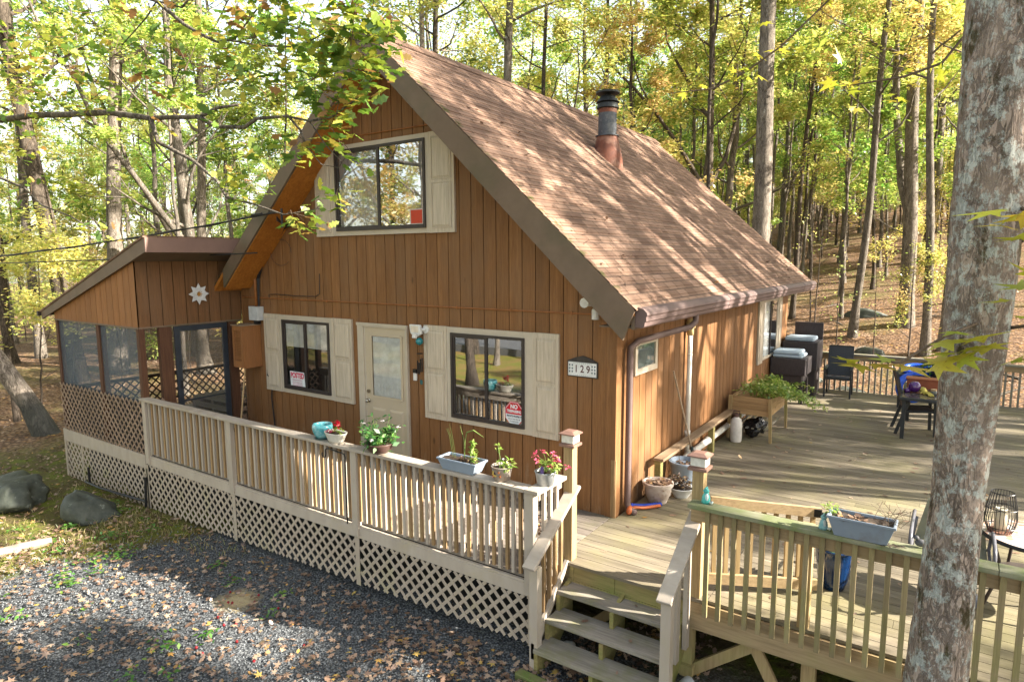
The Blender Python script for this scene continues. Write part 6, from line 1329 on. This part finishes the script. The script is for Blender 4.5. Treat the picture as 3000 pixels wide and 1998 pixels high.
TW = [[(3.42, -1.98, 4.55), (3.2, -1.9, 4.48), (3.075, -1.9, 4.31), (2.88, -1.9, 4.26), (2.52, -1.9, 4.25)], [(3.4, -2.2, 2.75), (3.2, -2.45, 2.66), (3.0, -2.5, 2.50), (2.72, -2.5, 2.50)], [(3.5, -2.15, 3.4), (3.6, -2.4, 3.3), (3.5, -2.5, 3.2)], [(3.52, -2.1, 2.7), (3.62, -2.4, 2.75), (3.55, -2.5, 2.85)],
      [(3.5, -1.0, 6.4), (2.6, -.6, 5.6), (2.18, -.5, 5.31), (1.81, -.5, 5.0), (1.49, -.5, 4.82), (1.2, -.5, 4.72), (.77, -.5, 4.74)]]
for w in TW: b = MB(); b.tube(w, [.022 if len(w) > 5 else .012]+[.009]*(len(w)-2)+[.003], 5); b.build('twig', M_twig, t)
P = [(3.195, -2.5, 2.64), (3.337, -2.52, 2.62), (2.718, -2.5, 2.49), (2.864, -2.5, 2.483), (3.022, -2.5, 2.487), (3.17, -2.52, 2.51), (3.254, -2.5, 2.70), (3.30, -2.5, 2.56), (3.24, -2.55, 2.585), (2.79, -2.5, 2.47), (2.95, -2.5, 2.51), (3.40, -2.5, 2.63), (3.36, -2.5, 2.68),
     (3.484, -2.5, 2.881), (3.503, -2.5, 3.207), (3.391, -2.5, 3.363), (3.411, -2.5, 3.281), (3.508, -2.5, 2.549), (3.53, -2.5, 3.33), (3.55, -2.5, 2.95), (3.54, -2.5, 2.80), (3.6, -2.5, 2.6), (3.45, -2.5, 3.32), (3.58, -2.5, 3.02)]
leaves('maple_leaf_sprays', np.array(P), .15, M_maple, t, .55, shape_maple, .25, world=True)
P = np.concatenate([np.array(w)[None].repeat(12, 0).reshape(-1, 3)[rng.integers(0, 12*len(w), 26)]+rng.normal(size=(26, 3))*.1 for w in (TW[0][1:], TW[4][2:])]); leaves('twig_leaves', P, .075, M_maple, t, .8, shape_maple, .3, world=True)

# the oak out of frame on the left whose limbs hang across the picture
t = thing('overhanging_oak', 'oak bough with large green and brown leaves reaching across the gable from the left', 'tree', (-12.6, -3.2, -1))
b = MB(); b.tube([(-12.6, -3.2, -1.2), (-12.55, -3.15, 3), (-12.5, -3.1, 5.5), (-12.3, -3.0, 9), (-12, -2.9, 13)], [.30, .24, .22, .17, .06], 12); b.build('trunk', M_bark_g, t, smooth=True)
BR = [([(-12.4, -3.1, 5.35), (-11, -2.8, 5.5), (-9.89, -2.6, 5.425), (-8.67, -2.6, 5.36), (-7.21, -2.6, 5.18), (-6.06, -2.6, 5.03), (-5.13, -2.6, 4.87), (-4.68, -2.6, 4.80), (-4.08, -2.6, 4.76), (-3.67, -2.6, 4.82), (-3.27, -2.6, 4.78)], .062, .014),
      ([(-4.08, -2.6, 4.76), (-3.69, -2.6, 4.62), (-3.18, -2.58, 4.54), (-2.78, -2.6, 4.54), (-2.42, -2.6, 4.55), (-2.27, -2.6, 4.40), (-2.16, -2.6, 4.24)], .028, .008),
      ([(-5.1, -2.6, 4.86), (-4.82, -2.6, 4.54), (-4.27, -2.6, 4.29), (-3.82, -2.58, 4.03), (-3.45, -2.6, 3.82), (-3.04, -2.6, 3.70), (-2.6, -2.6, 3.59), (-1.99, -2.6, 3.62)], .028, .005),
      ([(-7.5, -2.8, 7.2), (-6, -2.7, 6.6), (-4.8, -2.6, 6.18), (-4.3, -2.6, 5.84), (-3.94, -2.6, 5.64), (-3.6, -2.6, 5.50), (-3.32, -2.6, 5.43), (-2.84, -2.6, 5.31)], .03, .008),
      ([(-3.9, -2.6, 6.1), (-4.34, -2.6, 6.02), (-4.7, -2.6, 6.13), (-4.96, -2.6, 6.03), (-5.46, -2.6, 5.95), (-5.68, -2.6, 5.83)], .014, .006),
      ([(-11.5, -2.7, 4.7), (-10.14, -2.6, 4.53), (-9.23, -2.6, 4.28), (-8.42, -2.6, 3.97), (-7.5, -2.6, 3.79), (-6.51, -2.6, 3.44)], .026, .006),
      ([(-2.42, -2.6, 4.55), (-2.07, -2.6, 4.47), (-1.72, -2.6, 4.47), (-1.4, -2.6, 4.6), (-1.19, -2.6, 4.75)], .014, .005),
      ([(-2.84, -2.6, 5.31), (-2.3, -2.6, 5.2), (-1.8, -2.6, 5.25), (-1.3, -2.6, 5.05)], .010, .004), ([(-3.3, -2.6, 5.43), (-2.9, -2.55, 5.75), (-2.3, -2.6, 5.85), (-1.7, -2.6, 5.8)], .010, .004),
      ([(-2.1, -2.6, 4.47), (-1.8, -2.7, 4.2), (-1.6, -2.6, 3.95), (-1.75, -2.6, 3.75)], .007, .003), ([(-2.16, -2.6, 4.24), (-1.95, -2.6, 4.05), (-1.75, -2.6, 4.0), (-1.55, -2.6, 4.12)], .006, .003)]
b = MB(); LP = []
for pts, r0, r1 in BR:
    m = len(pts); pp = []
    for i, p in enumerate(pts): pp.append(Vector(p)+(Vector((0, random.gauss(0, .04), random.gauss(0, .012))) if 0 < i < m-1 else Vector()))
    b.tube(pp, [r0+(r1-r0)*i/(m-1) for i in range(m)], 8 if r0 > .03 else 6)
b.build('bough', M_bark_g, t, smooth=True)
def spray(c, sp, nlf, ntw):
    c = Vector(c); b = MB()
    for k in range(ntw):
        d = Vector((random.gauss(0, sp), random.gauss(0, sp*.5), random.gauss(-.02, sp*.7))); q = c+d; b.tube([c, c.lerp(q, .5)+Vector((0, 0, random.gauss(.03, .02))), q], [.005, .004, .002], 4)
        for i in range(max(1, int(1.6*nlf/ntw))): LP.append(tuple(q+Vector((random.gauss(0, .07), random.gauss(0, .06), random.gauss(-.02, .06)))))
    b.build('twigs', M_twig, t)
for c, sp, nlf, ntw in (((-2.2, -2.6, 5.35), .30, 60, 10), ((-2.0, -2.6, 5.1), .26, 46, 9), ((-1.35, -2.6, 5.4), .22, 40, 8), ((-2.9, -2.6, 5.4), .3, 40, 8), ((-3.6, -2.6, 5.2), .3, 30, 7), ((-2.7, -2.6, 5.0), .22, 22, 5), ((-1.75, -2.6, 5.6), .28, 55, 9), ((-1.45, -2.6, 5.15), .26, 55, 9), ((-1.2, -2.6, 4.78), .24, 46, 8), ((-1.65, -2.6, 4.6), .25, 42, 8), ((-2.0, -2.6, 4.85), .25, 40, 8), ((-2.5, -2.6, 5.75), .3, 40, 8), ((-3.2, -2.6, 5.75), .3, 36, 7),
                        ((-1.1, -2.6, 5.5), .2, 28, 6), ((-1.0, -2.6, 5.05), .16, 20, 4), ((-1.7, -2.6, 4.25), .16, 22, 5), ((-2.2, -2.6, 4.3), .14, 10, 3), ((-1.75, -2.6, 3.72), .10, 12, 3), ((-2.05, -2.6, 3.62), .05, 6, 2), ((-2.5, -2.6, 3.60), .12, 12, 3), ((-3.4, -2.6, 4.2), .25, 26, 6), ((-3.2, -2.6, 3.95), .2, 18, 5), ((-2.75, -2.6, 4.45), .15, 10, 3),
                        ((-6.6, -2.6, 5.3), .35, 26, 6), ((-9.3, -2.6, 5.5), .35, 24, 6), ((-7.9, -2.6, 5.55), .35, 28, 6), ((-6.2, -2.7, 6.3), .4, 36, 8), ((-7.8, -2.7, 6.3), .4, 36, 8), ((-5.9, -2.6, 5.75), .4, 42, 9), ((-7.2, -2.6, 5.75), .45, 40, 9), ((-8.6, -2.6, 5.9), .5, 42, 9), ((-9.4, -2.6, 6.0), .4, 24, 6), ((-5.1, -2.6, 5.6), .35, 30, 7), ((-4.2, -2.6, 5.35), .3, 24, 6), ((-8.7, -2.6, 5.0), .3, 14, 5), ((-6.6, -2.6, 3.6), .25, 12, 4), ((-8.9, -2.6, 4.2), .3, 12, 4), ((-4.0, -2.6, 6.0), .25, 18, 5)): spray(c, sp, nlf, ntw)
leaves('foliage', np.array(LP), .15, M_oak, t, .9, shape_oak, .3, world=True)

# ------------------------------------------------------------------ ground cover
def onground(x, y, lift): return np.stack([x, y, gz(x, y)+lift], -1)
k = 20000; x = rng.uniform(-8.2, 2.2, k); y = rng.uniform(-6.6, -1.85, k)
ok = (x+6.5-.5*(y+3.0)+rng.normal(0, .35, k) > 0) & (np.hypot(x+3.55, (y+2.78)*1.2) > .12+.25*rng.random(k)); x, y = x[ok], y[ok]; k = len(x)
OV = np.array([(1, 0, 0), (-1, 0, 0), (0, 1, 0), (0, -1, 0), (0, 0, 1), (0, 0, -1)], float); OF = np.array([(0, 2, 4), (2, 1, 4), (1, 3, 4), (3, 0, 4), (2, 0, 5), (1, 2, 5), (3, 1, 5), (0, 3, 5)])
S = rng.uniform(.0055, .0155, (k, 1, 3)); Q = np.einsum('nij,kj->nki', rotmats(k, .8), OV)*S*rng.uniform(.75, 1.25, (k, 6, 1))+onground(x, y, .004)[:, None, :]
kind(npmesh('gravel', Q.reshape(-1, 3), (OF[None]+6*np.arange(k)[:, None, None]).reshape(-1, 3), M_pebble), 'stuff')
def inyard(k, x0, x1, y0, y1): return rng.uniform(x0, x1, k), rng.uniform(y0, y1, k)
xs, ys = [], []
for n_, bx in ((5200, (-8, 2.5, -6.5, -1.9)), (700, (-1.5, 2.0, -3.2, -1.9)), (500, (.2, 1.5, -1.9, -.3)), (3600, (-13, -6.5, -6, 3)), (350, (.2, 6, -3, -.2)), (5000, (-24, -11, -5, 12)), (9500, (-6, 7, 10.2, 28)), (4000, (-28, -6, 10, 28))):
    a, c = inyard(n_, *bx); xs.append(a); ys.append(c)
x, y = np.concatenate(xs), np.concatenate(ys)
ok = ~((x > XL-.1) & (x < 0) & (y > YF-.02) & (y < 9.4)); x, y = x[ok], y[ok]
P = onground(x, y, rng.uniform(.01, .05, len(x))); hf = rng.random(len(x)) < .5
kind(leaves('fallen_leaves', P[hf], .068, M_fallen, None, .55, shape_oak, .45), 'stuff'); kind(leaves('fallen_leaves', P[~hf], .046, M_fallen, None, .5, shape_maple, .45), 'stuff')
x = np.concatenate([rng.uniform(.1, 5.5, 230), rng.uniform(.2, 4, 60), rng.uniform(.1, 1.3, 6)]); y = np.concatenate([rng.uniform(-1.1, 9.7, 230), rng.uniform(1.5, 5, 60), np.array([-1.4, -1.42, -1.65, -1.7, -1.5, -1.88])])
z = np.concatenate([np.full(290, .012), np.array([-.18, -.18, -.38, -.38, -.18, -.575])]); x[-6:] = (.9, 1.2, .45, 1.0, 1.28, .95)
kind(leaves('deck_leaves', np.stack([x, y, z], -1), .075, M_fallen, None, .3, shape_oak, .4), 'stuff')
d = np.concatenate([rng.uniform(4.6, 5.3, 130), rng.uniform(1.5, 5.3, 190)])/math.hypot(1, SL); y = np.concatenate([rng.uniform(6.8, 9.4, 130), np.concatenate([rng.uniform(-.3, 1.2, 100), rng.uniform(-.3, 9, 90)])])
kind(leaves('roof_leaves', np.stack([PX+d, y, PZ-SL*d+.02], -1), .07, M_fallen, None, .35, shape_oak, .4), 'stuff')
# grass and weeds
def blades(name, x, y, h, m, w=.006):
    k = len(x); a = rng.uniform(0, 6.28, k); l = rng.normal(0, .45, (k, 2)); H = h*rng.uniform(.5, 1.4, k)
    B = onground(x, y, 0); s = np.stack([np.cos(a), np.sin(a), np.zeros(k)], -1)*w; M_ = B+np.stack([l[:, 0]*H*.4, l[:, 1]*H*.4, H*.6], -1); T = B+np.stack([l[:, 0]*H*1.1, l[:, 1]*H*1.1, H], -1)
    V = np.stack([B-s, B+s, M_+s*.8, M_-s*.8, T], 1); F = np.array([(0, 1, 2), (0, 2, 3), (3, 2, 4)])
    return kind(npmesh(name, V.reshape(-1, 3), (F[None]+5*np.arange(k)[:, None, None]).reshape(-1, 3), m), 'stuff')
cs = rng.uniform((-9.8, -4.6), (-5.6, -1.95), (150, 2)); cs = cs[(cs[:, 0]+6.2-.55*(cs[:, 1]+3) < .1)]
cs = np.concatenate([cs, rng.uniform((-7.6, -2.9), (-6.4, -1.95), (40, 2)), rng.uniform((-6.4, -2.3), (-4.6, -1.95), (10, 2))])
ii = rng.integers(0, len(cs), 2000); g = cs[ii]+rng.normal(size=(2000, 2))*.13; g = g[g[:, 1] < -1.9]
blades('grass', g[:, 0], g[:, 1], .07, M_grass, .0045)
wc = np.concatenate([rng.uniform((-6.4, -5.2), (-2.6, -2.2), (26, 2)), rng.uniform((-8.5, -4.5), (-5.5, -2.1), (26, 2))]); P = []
for c in wc:
    for j in range(rng.integers(8, 22)): P.append((*(c+rng.normal(size=2)*.07), rng.uniform(.02, .09)))
P = np.array(P); P[:, 2] += gz(P[:, 0], P[:, 1]); kind(leaves('weeds', P, .06, M_weed, None, .45), 'stuff')
for i in range(16):
    x, y = random.uniform(-3.5, 4.5), random.uniform(12.5, 27); a = random.uniform(0, 3.14); L = random.uniform(.8, 2.4); z = float(gz(np.array(x), np.array(y)))
    t = thing('fallen_branch', 'grey dead branch lying on the leafy slope beyond the deck', 'branch', (x, y, z), 0, 'fallen branches on the slope'); bm = MB(); e = Vector((math.cos(a), math.sin(a), .19*(.35*math.cos(a)+.94*math.sin(a)))); o_ = Vector((x, y, z+.06))
    bm.tube([o_-e*L/2, o_+Vector((0, 0, .05)), o_+e*L/2], [.045, .035, .012], 6); bm.tube([o_, o_+e*L*.2+Vector((-e.y*.3, e.x*.3, .2))], [.02, .005], 5); bm.build('branch', M_bark_g, t)
# stones on the forest floor
for i, (x, y, r) in enumerate(((.9, 13.2, .38), (-.3, 14.8, .3), (2.6, 14.0, .3), (-1.4, 18, .45), (1.0, 18.6, .4), (.2, 24, .6), (3.4, 15.4, .3), (-17.5, 1.6, .4), (-16, -2.2, .35), (-15.4, .9, .25))):
    t = thing('forest_stone', 'grey mossy stone among the fallen leaves of the wood', 'rock', (x, y, float(gz(np.array(x), np.array(y)))), 0, 'stones on the forest floor'); bm = MB(); rock(bm, (x, y, float(gz(np.array(x), np.array(y)))+.1*r), r, 40+i, 1.3, 1, .6, 14, .12); bm.build('stone', M_stone, t, smooth=True)
